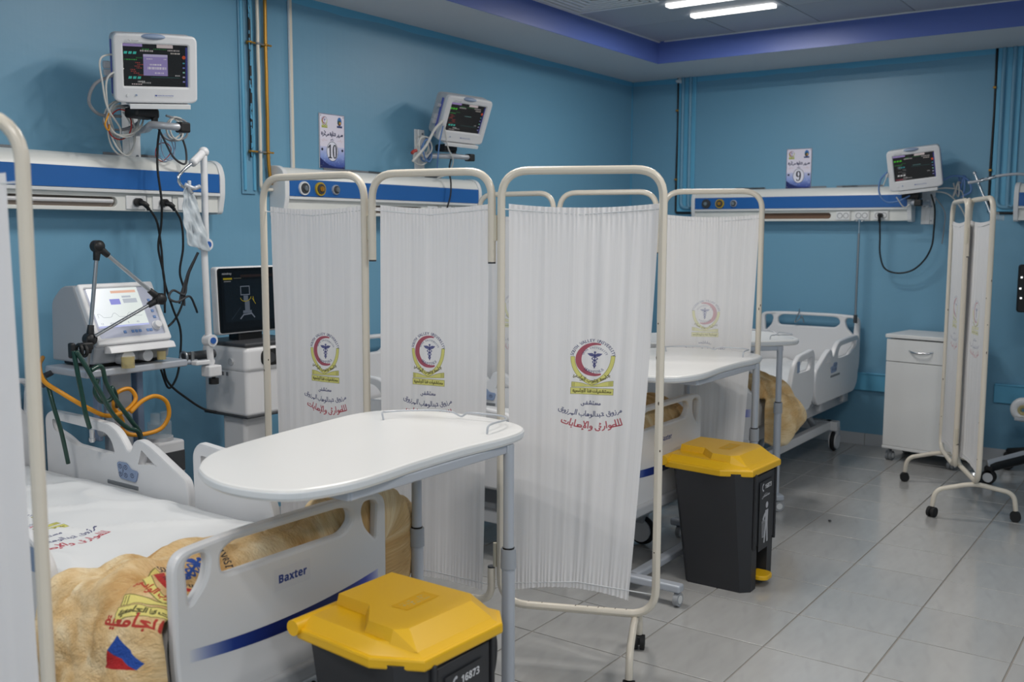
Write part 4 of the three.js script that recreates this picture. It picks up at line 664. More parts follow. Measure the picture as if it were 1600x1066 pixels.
function blanket(label, pos, turn, mat, o) {
  const t = thing('fur_blanket', label, 'blanket', pos, turn, 'golden fur blankets');
  // section across the bed: from the left hem over the top to the right hem
  const hw = 0.375, sec = o.section || [[-0.5, 0.26], [-0.485, 0.4], [-0.455, 0.55], [-0.40, 0.635], [-0.3, 0.665], [-0.1, 0.675], [0.1, 0.685], [0.27, 0.70], [0.38, 0.69], [0.48, 0.63], [0.53, 0.54], [0.52, 0.45], [0.46, 0.40]];
  const curve = new THREE.CatmullRomCurve3(sec.map((p) => V(p[0], p[1], 0)), false, 'centripetal'), LEN = curve.getLength(), z0 = o.z0 ?? 1.5, z1 = o.z1 ?? 1.99;
  const f = (u, v) => {
    const p = curve.getPointAt(u), q = curve.getPointAt(Math.min(1, u + 0.01)), e = curve.getPointAt(Math.max(0, u - 0.01)), tx = q.x - e.x, ty = q.y - e.y, l = Math.hypot(tx, ty), nx = -ty / l, ny = tx / l;
    const side = Math.max(0, Math.abs(p.x) - hw) / 0.12, top = 1 - Math.min(1, side);
    const zz = z0 + (z1 - z0) * v + (p.x < -hw ? (o.leftShift || 0) * Math.min(1, side) * (0.4 + 0.6 * v) : 0) + (o.headSkew || 0) * (1 - v) * p.x + 0.02 * noise(u * 6, v * 3, o.seed);
    const s = u * LEN; let h = 0.018 * noise(s * 5, zz * 4, o.seed) + 0.016 * noise(s * 11 + zz * 6, zz * 3, o.seed + 2) + 0.006 * noise(s * 30, zz * 26, o.seed + 4);
    h += (o.fold || 1) * 0.02 * Math.max(0, noise(s * 7 - zz * 9, zz * 2 + s, o.seed + 7)) + (o.fold ? 0.05 * (Math.abs(noise(s * 4 + zz * 5, zz * 7 - s * 2, o.seed + 11)) - 0.15) : 0) + (o.heap ? o.heap(p.x, zz) : 0) * top;
    const edge = Math.min(1, Math.min(v, 1 - v) * 9, Math.min(u, 1 - u) * 16); h += 0.018 * Math.sqrt(Math.max(0, edge * (2 - edge))) - 0.01;
    // both ends close in a soft roll on to the bed
    const q1 = Math.min(1, (1 - v) / 0.3), q0 = Math.min(1, v / 0.12), c = Math.sqrt(q1 * (2 - q1)) * Math.sqrt(Math.min(1, 0.25 + q0));
    const X = p.x + nx * h, Y = p.y + ny * h, ix = Math.max(-0.40, Math.min(0.405, X)), iy = Math.min(Y, 0.615);
    return [ix + (X - ix) * c, Math.max(o.floor || 0.03, iy + (Y - iy) * c), zz, s / WB, 1 - (zz - z0) / LB];
  };
  part(t, 'blanket', cloth(120, 50, f, 0.012), mat);
  return t;
}
blanket('golden fur blanket with emblem spread over the foot of the near bed', [-5.665, 0, 0], 0, FUR_A, { seed: 3, fold: 0.6, z0: 1.66, z1: 2.0, leftShift: 0.05, headSkew: 0.26, heap: (x, z) => 0.03 * Math.exp(-Math.pow((x - 0.36) / 0.12, 2) - Math.pow((z - 1.93) / 0.12, 2)) + 0.075 * Math.min(1, Math.max(0, (z - 1.80 - 0.03 * x) / 0.1)) * Math.min(1, Math.max(0, (x + 0.24) / 0.22)), section: [[-0.5, 0.26], [-0.485, 0.4], [-0.455, 0.55], [-0.40, 0.635], [-0.3, 0.645], [-0.1, 0.645], [0.1, 0.64], [0.27, 0.66], [0.40, 0.75], [0.5, 0.745], [0.58, 0.67], [0.60, 0.56], [0.56, 0.46], [0.48, 0.42], [0.42, 0.46]] });
blanket('golden fur blanket on the bed behind the large screen, seen through its footboard', [-3.39, 0, 0], 0, FUR_B, { seed: 21, z0: 1.5, z1: 1.985, section: [[-0.4, 0.5], [-0.37, 0.62], [-0.2, 0.68], [0.05, 0.7], [0.25, 0.71], [0.37, 0.66], [0.46, 0.6], [0.45, 0.52], [0.42, 0.46]], heap: (x, z) => 0.06 * Math.exp(-Math.pow((z - 1.88) / 0.14, 2)) });
blanket('golden fur blanket draped over the foot of the back-wall bed beside the farthest table', [0, 0, 1.575], -Math.PI / 2, FUR_B, { seed: 40, fold: 2.5, z0: 1.64, z1: 1.99, headSkew: 0.1, section: [[-0.4, 0.5], [-0.37, 0.62], [-0.2, 0.66], [0.1, 0.68], [0.3, 0.68], [0.42, 0.63], [0.5, 0.55], [0.5, 0.45], [0.44, 0.36]], heap: () => 0.01 });
function sheetTex(logo) { return canvasTex(1024, 2048, (c, W, H) => { c.fillStyle = '#dfe1e3'; c.fillRect(0, 0, W, H); if (logo) logo(c, W, H); }); }
function bedSheet(label, pos, turn, mat, seed, hem) {
  const t = thing('bed_sheet', label, 'bed sheet', pos, turn, 'white bed sheets');
  const sec = [[-0.362, 0.45], [-0.366, 0.55], [-0.345, 0.592], [-0.2, 0.602], [0, 0.604], [0.2, 0.602], [0.345, 0.592], [0.364, 0.55], [0.358, 0.45]];
  const curve = new THREE.CatmullRomCurve3(sec.map((p) => V(p[0], p[1], 0)), false, 'centripetal');
  const f = (u, v) => { const p = curve.getPointAt(u), z = 0.125 + 1.87 * v, top = Math.max(0, 1 - Math.pow(Math.abs(p.x) / 0.36, 6)); const h = top * (0.018 * Math.max(0, noise(p.x * 4 + z * 2, z * 2.6, seed)) + 0.015 * Math.pow(Math.max(0, 1 - Math.abs(noise(p.x * 3 - z * 1.6, z * 2.2 + 4, seed)) * 5), 2) + 0.004 * noise(p.x * 12, z * 9, seed + 3)); return [p.x, p.y + h, z, (p.x + 0.4) / 0.8, 1 - v]; };
  part(t, 'sheet', cloth(70, 120, f, 0.003), mat);
  return t;
}
const SHEET = phys({ color: 0xffffff, roughness: 0.85, sheen: 0.2, map: sheetTex((c, W, H) => { c.save(); c.scale(W / 0.8, H / 1.87); c.translate(0.235, 0.752); c.scale(0.00062, 0.00062); c.globalAlpha = 0.85; emblem(c, { yellow: '#cfca5c', red: '#c46a78' }); hospitalLines(c); c.restore(); }) });
const SHEET_PLAIN = std(0xdfe1e3, 0.85);
bedSheet('white sheet with a red and blue print on the near bed', [-5.665, 0, 0], 0, SHEET, 4);
bedSheet('white sheet on the bed behind the large screen', [-3.39, 0, 0], 0, SHEET_PLAIN, 9);
bedSheet('white sheet on the bed at the back wall', [0, 0, 1.575], -Math.PI / 2, SHEET_PLAIN, 14);
{ // drip stand on the back-wall bed
  const t = thing('drip_stand', 'slim steel drip pole rising from the head of the back-wall bed', 'drip pole', [-0.14, 0, 1.935]);
  part(t, 'pole', cyl(0.0085, 0.6, 0, 1.27, 0, 'y', 14), M.steel); part(t, 'upper_pole', cyl(0.0065, 0.14, 0, 1.6, 0, 'y', 12), M.chrome); part(t, 'hook', sweep(smooth([[0, 1.665, -0.035], [0, 1.655, -0.02], [0, 1.668, 0], [0, 1.655, 0.02], [0, 1.665, 0.035]], 20), 0.003, 6), M.chrome); part(t, 'socket', [cyl(0.014, 0.06, 0, 0.95, 0, 'y', 14)], M.darkGrey);
  const h = single('wire_hook', sweep(smooth([[-0.105, 1.0, 1.505], [-0.12, 0.98, 1.51], [-0.12, 0.93, 1.49], [-0.12, 0.9, 1.48], [-0.12, 0.93, 1.52], [-0.12, 0.95, 1.53], [-0.12, 0.9, 1.55]], 30), 0.004, 6), M.steel, 'bent wire hook hanging on the headboard of the back-wall bed', 'hook'); void h;
}
// ------------------------------------------------------------------ patient monitors on wall brackets
function monitorScreen(kind) {
  return canvasTex(640, 416, (c, W, H) => {
    c.fillStyle = '#17191c'; c.fillRect(0, 0, W, H);
    c.fillStyle = '#b09ad8'; c.fillRect(0, 4, W * 0.3, 26); c.fillStyle = '#e6d8d8'; c.fillRect(W * 0.52, 4, W * 0.25, 32);
    c.fillStyle = '#3b3f8c'; c.fillRect(W * 0.965, 20, W * 0.035, H); c.fillStyle = '#0e1016'; c.fillRect(W * 0.89, 30, W * 0.075, H);
    c.fillStyle = '#d8542a'; c.beginPath(); c.arc(W * 0.94, 120, 18, 0, 7); c.fill();
    for (let i = 0; i < 5; i++) { c.fillStyle = ['#4aa0b0', '#7a86d0', '#8fd0c0', '#c0c0e0', '#9a9ae0'][i]; c.fillRect(W * 0.92, 170 + i * 46, 22, 14); }
    const v = (x, y, s, col) => { c.fillStyle = col; for (let k = 0; k < 3; k++) { c.save(); c.translate(x + k * s * 1.1, y); c.transform(1, 0, -0.25, 1, 0, 0); c.fillRect(0, 0, s * 0.8, s * 0.62); c.restore(); } };
    v(16, 78, 40, kind === 'popup' ? '#48d0c0' : '#58d838'); v(54, 318, 40, kind === 'white' ? '#e8e8e8' : '#48c8b8'); if (kind === 'white') v(80, 190, 32, '#3aa8b0');
    const word = (x, y, w, h, col) => { c.fillStyle = col; let q = x; while (q < x + w) { const b = 4 + rnd() * 14; c.fillRect(q, y, b, h); q += b + 5; } };
    word(190, 46, 60, 14, '#3c8c48'); word(170, 60, 110, 16, '#c8c0c0'); word(300, 44, 130, 10, '#2f7a3e'); word(440, 50, 120, 14, '#c8c0c0'); word(470, 78, 90, 14, '#d8d0c8'); word(16, 150, 110, 12, '#3fa04a'); word(130, 132, 50, 10, '#2f7a3e');
    for (let i = 0; i < 8; i++) word(16 + rnd() * 130, 180 + i * 17, 50, 9, kind === 'white' ? '#888' : '#a8423c');
    word(140, 360, 60, 16, '#c0c0c0'); word(180, 372, 90, 14, '#a0a0a0'); word(80, 388, 90, 12, '#c8b8b8'); if (kind === 'white') word(20, 384, 100, 20, '#b04058');
    c.fillStyle = '#2e5a58'; c.fillRect(W * 0.42, kind === 'white' ? 200 : 320, W * 0.45, 6); word(300, 176, 120, 10, '#6fa0a0'); word(W * 0.8, 296, 40, 12, '#c0c0c0');
    if (kind === 'popup') { c.fillStyle = '#a89ad6'; c.fillRect(W * 0.31, 100, W * 0.375, 208); c.fillStyle = '#cfc8ee'; c.fillRect(W * 0.31, 100, W * 0.375, 24); word(230, 140, 60, 10, '#e8e0f8'); word(400, 140, 30, 10, '#e8e0f8'); word(260, 192, 120, 16, '#f0eafa'); word(240, 222, 180, 24, '#f0eafa'); word(310, 274, 90, 14, '#e8e0f8'); }
  });
}
const monGeo = (() => {
  const W = 0.34, H = 0.28;
  const front = rshape([[-W / 2, -H / 2 + 0.012], [-W / 2 + 0.02, -H / 2], [W / 2 - 0.02, -H / 2], [W / 2, -H / 2 + 0.012], [W / 2, H / 2 - 0.02], [W / 2 - 0.01, H / 2 - 0.002], [0, H / 2 + 0.002], [-W / 2 + 0.01, H / 2 - 0.002], [-W / 2, H / 2 - 0.02]], [0.03, 0.02, 0.02, 0.03, 0.02, 0.02, 0.1, 0.02, 0.02]);
  front.holes.push(rrect(0.262, 0.172, 0.004, -0.0, 0.014, THREE.Path));
  return { bezel: extr(front, 0.034, 0.008).translate(0, 0, -0.034), back: extr(rrect(W * 0.985, H * 0.985, 0.03), 0.06, 0.008).translate(0, 0, -0.092), rear: (() => { const g = extr(rrect(W * 0.93, H * 0.9, 0.03), 0.07, 0.02); return g.translate(0, 0, -0.15); })() };
})();
function monitor(label, q, kind, side) {
  const t = thing('patient_monitor', label, 'patient monitor', q.slice(0, 3)); t.rotation.set(q[4], q[3], q[5], 'YXZ');
  part(t, 'bezel', monGeo.bezel, M.bedWhite); part(t, 'housing', [monGeo.back, monGeo.rear], M.bedGrey);
  part(t, 'side_stripe', [box(0.003, 0.22, 0.02, -0.1695, 0.0, -0.05, 0.001), box(0.003, 0.22, 0.02, 0.1695, 0.0, -0.05, 0.001)], std(0x5560b0, 0.4));
  const map = monitorScreen(kind); part(t, 'screen', [box(0.264, 0.174, 0.002, 0, 0.014, -0.0125, 0)].map((g) => { const p = g.attributes.position, u = []; for (let i = 0; i < p.count; i++) u.push(p.getX(i) / 0.264 + 0.5, (p.getY(i) - 0.014) / 0.174 + 0.5); g.setAttribute('uv', new THREE.Float32BufferAttribute(u, 2)); return g; }), new THREE.MeshStandardMaterial({ color: 0x08090a, roughness: 0.25, emissive: 0xffffff, emissiveMap: map, emissiveIntensity: 0.42 }));
  part(t, 'alarm_lamp', [new THREE.SphereGeometry(1, 20, 12).scale(0.052, 0.012, 0.018).translate(-0.01, 0.131, -0.006)], M.greyBlue);
  const bt = part(t, 'power_button', cyl(0.006, 0.005, -0.118, -0.108, 0.001, 'z', 14), M.white); void bt;
  part(t, 'small_button', [cyl(0.004, 0.004, -0.085, -0.107, 0.001, 'z', 12)], M.greyBlue);
  const lab = (w, h, x, y, draw) => part(t, 'lettering', new THREE.PlaneGeometry(w, h).translate(x, y, 0.0012), std(0xffffff, 0.5, 0, { map: canvasTex(256, 48, draw) }));
  lab(0.075, 0.011, -0.085, 0.113, (c, W, H) => { c.fillStyle = '#d9dadd'; c.fillRect(0, 0, W, H); c.fillStyle = '#6d7078'; c.font = '38px sans-serif'; c.textBaseline = 'middle'; c.fillText('Life Scope', 8, H / 2); });
  lab(0.078, 0.011, 0.03, -0.108, (c, W, H) => { c.fillStyle = '#d9dadd'; c.fillRect(0, 0, W, H); c.fillStyle = '#3f54a0'; c.fillRect(2, 10, 26, 26); c.font = 'bold 28px sans-serif'; c.textBaseline = 'middle'; c.fillText('NIHON KOHDEN', 34, H / 2, 218); });
  part(t, 'tray', [box(0.25, 0.008, 0.13, 0.01, -0.148, -0.05, 0.003), box(0.25, 0.02, 0.006, 0.01, -0.152, 0.014, 0.002)], M.white);
  if (side) part(t, 'connector', side.map(([y, z, s]) => box(0.03, s, s * 0.9, -0.178, y, z, 0.005)), M.bedGrey);
  return t;
}
const POSE11 = [-4.857, 2.245, 0.382, -0.371, 0.271, 0.058], POSE10 = [-2.617, 2.241, 0.277, -0.271, 0.41, -0.034], POSE9 = [-0.3, 2.008, 2.335, -1.40, 0.2, 0.118];
monitor('patient monitor with a purple window on its screen, above the near ventilator', POSE11, 'popup', [[0.0, -0.1, 0.03], [-0.03, -0.09, 0.025]]);
monitor('patient monitor on the left wall, right of the sign numbered 10', POSE10, 'plain', [[0.06, -0.06, 0.02], [-0.01, -0.07, 0.03], [-0.04, -0.07, 0.03]]);
monitor('patient monitor with green digits on the back wall, right of the sign numbered 9', POSE9, 'white', [[-0.03, -0.06, 0.024]]);
function bracket(label, plate, turn, to, reach = 0.1) {           // plate: point on the wall; to: local point under the monitor
  const t = thing('monitor_bracket', label, 'wall bracket', plate, turn);
  part(t, 'wall_plate', [box(0.09, 0.29, 0.008, 0, 0, 0.005, 0.003), box(0.03, 0.29, 0.012, 0, 0, 0.008, 0.003)], M.white);
  for (const y of [-0.12, 0.12, -0.02]) part(t, 'screw', cyl(0.006, 0.006, 0.024, y, 0.012, 'z', 10), M.steel);
  const [x, y, z] = to;
  const ya = Math.min(0.05, y - 0.085); part(t, 'arm', [sweep([[0, ya, 0.012], [0.0, ya, Math.max(0.04, z * 0.4)], [x - 0.03, ya, z + 0.02], [x + reach, ya, z + 0.03]], 0.016, 8, false, 0.02), cyl(0.022, 0.05, 0, ya, 0.04, 'y', 14)], M.zinc);
  part(t, 'arm_cap', box(0.05, 0.045, 0.05, x + reach + 0.02, ya, z + 0.03, 0.008), M.black);
  part(t, 'tilt_head', [cyl(0.014, y - ya, x, (y + ya) / 2 + 0.004, z, 'y', 14), box(0.12, 0.045, 0.09, x - 0.04, y - 0.035, z - 0.03, 0.014)], M.black);
  return t;
}
const under = (q) => { const e = new THREE.Euler(q[4], q[3], q[5], 'YXZ'); return V(0, -0.155, -0.06).applyEuler(e).add(V(q[0], q[1], q[2])); };
{ const u = under(POSE11); bracket('white wall bracket carrying the monitor with the purple window', [-4.735, 2.03, 0.001], 0, [u.x + 4.735, u.y - 2.03 - 0.004, u.z]); }
{ const u = under(POSE10); bracket('white wall bracket carrying the monitor beside the sign numbered 10', [-2.735, 2.05, 0.001], 0, [u.x + 2.735, u.y - 2.05 - 0.004, u.z]); }
{ const u = under(POSE9); bracket('white wall bracket carrying the monitor on the back wall', [-0.001, 1.78, 2.37], -Math.PI / 2, [u.z - 2.37, u.y - 1.78 - 0.004, -u.x], 0.0); }
// coiled leads hanging from the monitors
function coils(name, label, list) { const t = thing(name, label, 'cables'); for (const [m, r, pts, n] of list) part(t, 'cable', sweep(smooth(pts, n || 60), r, 7), m); return t; }
const loopPts = (cx, cy, cz, a, b, turns, tilt = 0, jit = 0.01) => { const o = []; for (let i = 0; i <= turns * 10; i++) { const q = i / 10 * Math.PI * 2 + 1.2; o.push([cx + a * Math.cos(q) + jit * noise(i * 0.37, cx * 9), cy + b * Math.sin(q) + tilt * Math.cos(q) + jit * noise(i * 0.41, cy * 9, 3), cz + 0.02 * Math.sin(q * 0.7 + 1) + jit * noise(i * 0.3, 8)]); } return o; };
coils('cable_bundle', 'grey monitor leads coiled left of the bracket below the purple-window monitor', [
  [M.cable, 0.0042, loopPts(-4.90, 2.05, 0.2, 0.085, 0.075, 3, 0.01), 90], [M.cable, 0.004, loopPts(-4.89, 2.0, 0.17, 0.07, 0.1, 2, -0.02), 70], [M.cableGrey, 0.0045, loopPts(-4.87, 2.06, 0.15, 0.1, 0.05, 2, 0.02), 70],
  [M.cable, 0.004, [[-4.97, 2.24, 0.32], [-5.03, 2.2, 0.3], [-5.02, 2.1, 0.27], [-4.95, 2.0, 0.2], [-4.89, 1.94, 0.14], [-4.85, 1.92, 0.1], [-4.86, 1.99, 0.09]]], [M.cableGrey, 0.007, [[-4.985, 2.22, 0.3], [-5.06, 2.17, 0.25], [-5.07, 2.1, 0.22], [-5.02, 2.06, 0.2], [-4.9, 2.06, 0.18]]],
  [M.red, 0.003, loopPts(-4.92, 2.02, 0.21, 0.06, 0.06, 1), 30], [M.hose, 0.0035, [[-5.0, 2.06, 0.25], [-5.02, 2.01, 0.25], [-5.0, 1.99, 0.24], [-4.98, 2.02, 0.22]]],
  [M.cable, 0.004, [[-4.98, 2.3, 0.3], [-5.06, 2.27, 0.3], [-5.05, 2.17, 0.29], [-5.02, 2.08, 0.27], [-4.93, 2.0, 0.22], [-4.91, 1.95, 0.17]]]]);
coils('cable_bundle', 'thin leads looped right of the bracket below the purple-window monitor', [
  [M.cable, 0.0042, loopPts(-4.64, 2.03, 0.2, 0.05, 0.045, 2), 60], [M.cableGrey, 0.005, [[-4.7, 2.08, 0.22], [-4.58, 2.06, 0.2], [-4.57, 2.0, 0.18], [-4.64, 1.98, 0.16], [-4.7, 2.01, 0.16]]], [M.darkGrey, 0.005, [[-4.75, 2.06, 0.2], [-4.68, 1.98, 0.17], [-4.62, 1.9, 0.16], [-4.56, 1.88, 0.155], [-4.55, 1.94, 0.15], [-4.6, 2.05, 0.16]]],
  [M.greyBlue, 0.0025, loopPts(-4.63, 1.95, 0.12, 0.05, 0.06, 2), 50], [M.red, 0.002, loopPts(-4.65, 1.93, 0.12, 0.045, 0.04, 1), 30]]);
coils('cable_bundle', 'white and blue leads coiled left of the monitor beside the sign numbered 10', [
  [M.cable, 0.0048, loopPts(-2.83, 2.08, 0.12, 0.06, 0.06, 3), 90], [M.hoseBlue, 0.005, loopPts(-2.8, 2.06, 0.12, 0.055, 0.065, 2), 60], [M.cable, 0.008, [[-2.80, 2.23, 0.25], [-2.86, 2.18, 0.24], [-2.93, 2.07, 0.22], [-3.0, 1.98, 0.18]]], [M.hoseBlue, 0.0045, [[-2.79, 2.2, 0.24], [-2.8, 2.1, 0.22], [-2.79, 2.02, 0.2], [-2.74, 1.95, 0.15]]], [M.cable, 0.004, [[-2.79, 2.2, 0.25], [-2.72, 2.08, 0.22], [-2.62, 2.0, 0.18], [-2.62, 1.93, 0.14], [-2.7, 1.9, 0.12]]],
  [M.red, 0.01, [[-2.93, 2.05, 0.15], [-2.96, 2.04, 0.15], [-2.97, 2.03, 0.15]]], [M.cable, 0.0048, [[-2.95, 2.04, 0.15], [-2.93, 1.99, 0.13], [-2.85, 1.97, 0.12], [-2.8, 1.99, 0.12]]]]);
coils('cable_bundle', 'blue and white leads trailing round the back-wall monitor', [
  [M.hoseBlue, 0.006, [[-0.33, 1.99, 2.165], [-0.32, 1.94, 2.12], [-0.3, 1.85, 2.11], [-0.28, 1.79, 2.15], [-0.26, 1.79, 2.22], [-0.24, 1.83, 2.3]]], [M.cable, 0.004, [[-0.33, 1.98, 2.17], [-0.32, 1.9, 2.14]]],
  [M.cable, 0.0048, loopPts(-0.1, 1.87, 2.57, 0.02, 0.05, 2), 50], [M.cable, 0.0048, [[-0.2, 1.87, 2.42], [-0.14, 1.88, 2.52], [-0.1, 1.86, 2.6], [-0.1, 1.8, 2.62], [-0.08, 1.7, 2.66]]], [M.cable, 0.0048, [[-0.2, 1.86, 2.42], [-0.12, 1.84, 2.52], [-0.1, 1.75, 2.6], [-0.07, 1.66, 2.64]]], [M.hoseBlue, 0.007, [[-0.2, 1.9, 2.45], [-0.14, 1.96, 2.55], [-0.1, 1.94, 2.63], [-0.09, 1.86, 2.66], [-0.1, 1.82, 2.6]]], [M.hoseBlue, 0.006, loopPts(-0.09, 1.9, 2.6, 0.015, 0.06, 2), 50], [M.cableGrey, 0.004, [[-0.18, 1.82, 2.45], [-0.1, 1.72, 2.5], [-0.05, 1.6, 2.49], [-0.04, 1.5, 2.48]]], [M.cable, 0.004, [[-0.28, 1.82, 2.22], [-0.24, 1.75, 2.27], [-0.22, 1.8, 2.32]]]]);
// power cords and plugs
function cord(label, pts, plug, r = 0.0052) { const t = thing('power_cord', label, 'power cord'); part(t, 'cord', sweep(smooth(pts, 90), r, 7), M.cord); if (plug) part(t, 'plug', plug, M.black); return t; }
const plugZ = (x, y) => [cyl(0.017, 0.03, x, y, 0.122, 'z', 18), sweep([[x, y, 0.13], [x + 0.012, y - 0.008, 0.15], [x + 0.026, y - 0.02, 0.152]], 0.012, 10), sweep([[x + 0.02, y - 0.016, 0.152], [x + 0.034, y - 0.034, 0.15]], 0.008, 8)];
cord('black cord hanging from the purple-window monitor past the bed-head unit', [[-4.73, 2.05, 0.22], [-4.735, 1.95, 0.2], [-4.74, 1.85, 0.2], [-4.725, 1.7, 0.2], [-4.71, 1.6, 0.17], [-4.715, 1.5, 0.15], [-4.69, 1.36, 0.15], [-4.7, 1.2, 0.16]]);
cord('black cord from the left plug of the near bed-head unit down behind the ventilator', [[-4.75, 1.665, 0.15], [-4.72, 1.62, 0.15], [-4.7, 1.5, 0.15], [-4.69, 1.35, 0.15], [-4.65, 1.22, 0.15], [-4.62, 1.12, 0.16], [-4.64, 1.0, 0.18], [-4.68, 0.9, 0.2], [-4.72, 0.86, 0.2], [-4.76, 0.95, 0.2]], plugZ(-4.79, 1.70));
cord('black cord from the right plug of the near bed-head unit curving down the wall', [[-4.615, 1.665, 0.15], [-4.59, 1.62, 0.15], [-4.575, 1.5, 0.14], [-4.59, 1.38, 0.13], [-4.57, 1.28, 0.13], [-4.62, 1.17, 0.13], [-4.7, 1.12, 0.14], [-4.78, 1.1, 0.15]], plugZ(-4.655, 1.70));
cord('black cord looping between the back-wall monitor and its socket', [[-0.16, 1.84, 2.42], [-0.13, 1.75, 2.44], [-0.12, 1.6, 2.44], [-0.12, 1.48, 2.43], [-0.11, 1.38, 2.38], [-0.1, 1.31, 2.3], [-0.1, 1.29, 2.2], [-0.11, 1.32, 2.12], [-0.12, 1.42, 2.085], [-0.125, 1.55, 2.08], [-0.13, 1.66, 2.075]], [cyl(0.017, 0.03, -0.122, 1.698, 2.075, 'x', 18), sweep([[-0.135, 1.698, 2.075], [-0.145, 1.68, 2.075], [-0.135, 1.65, 2.075]], 0.01, 8)], 0.0062);
cord('black cord under the monitor beside the sign numbered 10, running down behind the screen', [[-2.60, 2.06, 0.16], [-2.61, 1.95, 0.14], [-2.60, 1.88, 0.145], [-2.61, 1.8, 0.15], [-2.63, 1.72, 0.14], [-2.62, 1.5, 0.06]]);
cord('dark cord sagging from the ventilator shelf to the black-screen ventilator', [[-4.82, 0.99, 0.3], [-4.78, 0.9, 0.28], [-4.7, 0.82, 0.3], [-4.62, 0.76, 0.32], [-4.57, 0.74, 0.36]]);
cord('short black cord hanging below the ventilator shelf', [[-4.95, 1.0, 0.3], [-4.96, 0.93, 0.3], [-4.95, 0.87, 0.3], [-4.93, 0.82, 0.28], [-4.93, 0.78, 0.27]]);

// ------------------------------------------------------------------ ventilator on its cart
{
  const t = thing('ventilator', 'grey ventilator with a bright white sloping screen on the cart shelf', 'ventilator', [-5.083, 0, 0.431]);
  const W = 0.34, H = 0.27, cy = 1.239, tilt = 0.508;
  const sn = Math.sin(tilt), cs = Math.cos(tilt), top = [-sn * H / 2, cy + cs * H / 2], bot = [sn * H / 2, cy - cs * H / 2];   // (z, y)
  part(t, 'housing', extrX(rshape([[bot[0] - 0.03, 1.045], [bot[0] - 0.012, bot[1] - 0.01], [top[0] - 0.012, top[1] - 0.004], [-0.16, top[1] - 0.006], [-0.24, top[1] - 0.07], [-0.25, 1.045]], [0.01, 0.01, 0.01, 0.03, 0.03, 0.01]), W + 0.01, 0.008).translate(-W / 2 - 0.005, 0, 0), std(0x9da1a8, 0.5));
  const F = new THREE.Group(); F.position.set(0, cy, 0); F.rotation.x = -tilt; F.updateMatrix();
  const face = (n, g, m) => part(t, n, (Array.isArray(g) ? merge(g) : g).applyMatrix4(F.matrix), m);
  const fr = rrect(W, H, 0.012); fr.holes.push(rrect(W - 0.045, H - 0.05, 0.006, 0, 0.003, THREE.Path));
  face('bezel', extr(fr, 0.03, 0.006).translate(0, 0, -0.02), M.bedWhite);
  face('front_panel', box(W - 0.04, H - 0.045, 0.004, 0, 0.003, 0.0, 0), std(0xaab0c4, 0.4));
  const map = canvasTex(512, 400, (c, w, h) => { c.fillStyle = '#e9ecdf'; c.fillRect(0, 0, w, h); const g = c.createLinearGradient(0, 0, w * 0.8, h * 0.4); g.addColorStop(0, '#ffffff'); g.addColorStop(1, '#e2e6dc'); c.fillStyle = g; c.fillRect(0, 0, w, h); c.fillStyle = '#e4b49a'; c.fillRect(w * 0.45, 36, w * 0.5, 26); c.fillStyle = '#8f8fd0'; c.fillRect(w * 0.38, 120, w * 0.2, 56); c.fillStyle = '#b8bcc0'; c.fillRect(w * 0.64, 92, w * 0.18, 20); c.fillRect(w * 0.64, 122, w * 0.28, 44); c.strokeStyle = '#9aa0a0'; c.lineWidth = 3; c.beginPath(); c.moveTo(30, 300); for (let x = 30; x < 480; x += 12) c.lineTo(x, 300 - 40 * Math.max(0, Math.sin(x * 0.04))); c.stroke(); c.fillStyle = '#8d92a0'; c.font = '26px sans-serif'; for (let i = 0; i < 5; i++) c.fillText(['12', '450', '20', '5', '40'][i], 30 + i * 90, 370); c.fillStyle = '#b9bde0'; c.fillRect(0, h - 18, w, 18); });
  face('screen', new THREE.PlaneGeometry(0.228, 0.178).translate(-0.022, 0.028, 0.0026), new THREE.MeshStandardMaterial({ color: 0x202020, roughness: 0.12, emissive: 0xf4f8ff, emissiveMap: map, emissiveIntensity: 1.05 }));
  const key = []; for (const [x, y] of [[0.128, 0.05], [0.128, 0.025], [0.128, 0.0], [0.128, -0.028], [-0.03, -0.085], [0.005, -0.085], [0.022, -0.085], [0.039, -0.085], [0.075, -0.085], [0.09, -0.085]]) key.push(box(0.012, 0.012, 0.003, x, y, 0.003, 0.001)); face('keys', key, M.hoseBlue);
  face('knob', [cyl(0.017, 0.02, 0.122, -0.068, 0.012, 'z', 24, 0.015), cyl(0.02, 0.004, 0.122, -0.068, 0.003, 'z', 24)], M.bedWhite);
  part(t, 'lower_lip', extrX(rshape([[0.03, 1.085], [0.1, 1.09], [0.085, 1.115], [0.03, 1.12]], 0.006), 0.3, 0.003).translate(-0.13, 0, 0), M.bedWhite);
  part(t, 'flow_port', cyl(0.03, 0.06, -0.05, 1.065, 0.06, 'z', 18), M.bedGrey); part(t, 'flow_port', cyl(0.024, 0.05, 0.05, 1.065, 0.05, 'z', 18), M.bedGrey);
  part(t, 'water_trap', [cyl(0.026, 0.045, -0.06, 1.05, 0.1, 'y', 18), cyl(0.018, 0.035, 0.11, 1.06, 0.08, 'y', 16)], M.amber);
  part(t, 'rubber_feet', [box(0.3, 0.018, 0.22, 0, 1.039, -0.1, 0.006)], M.black);
}
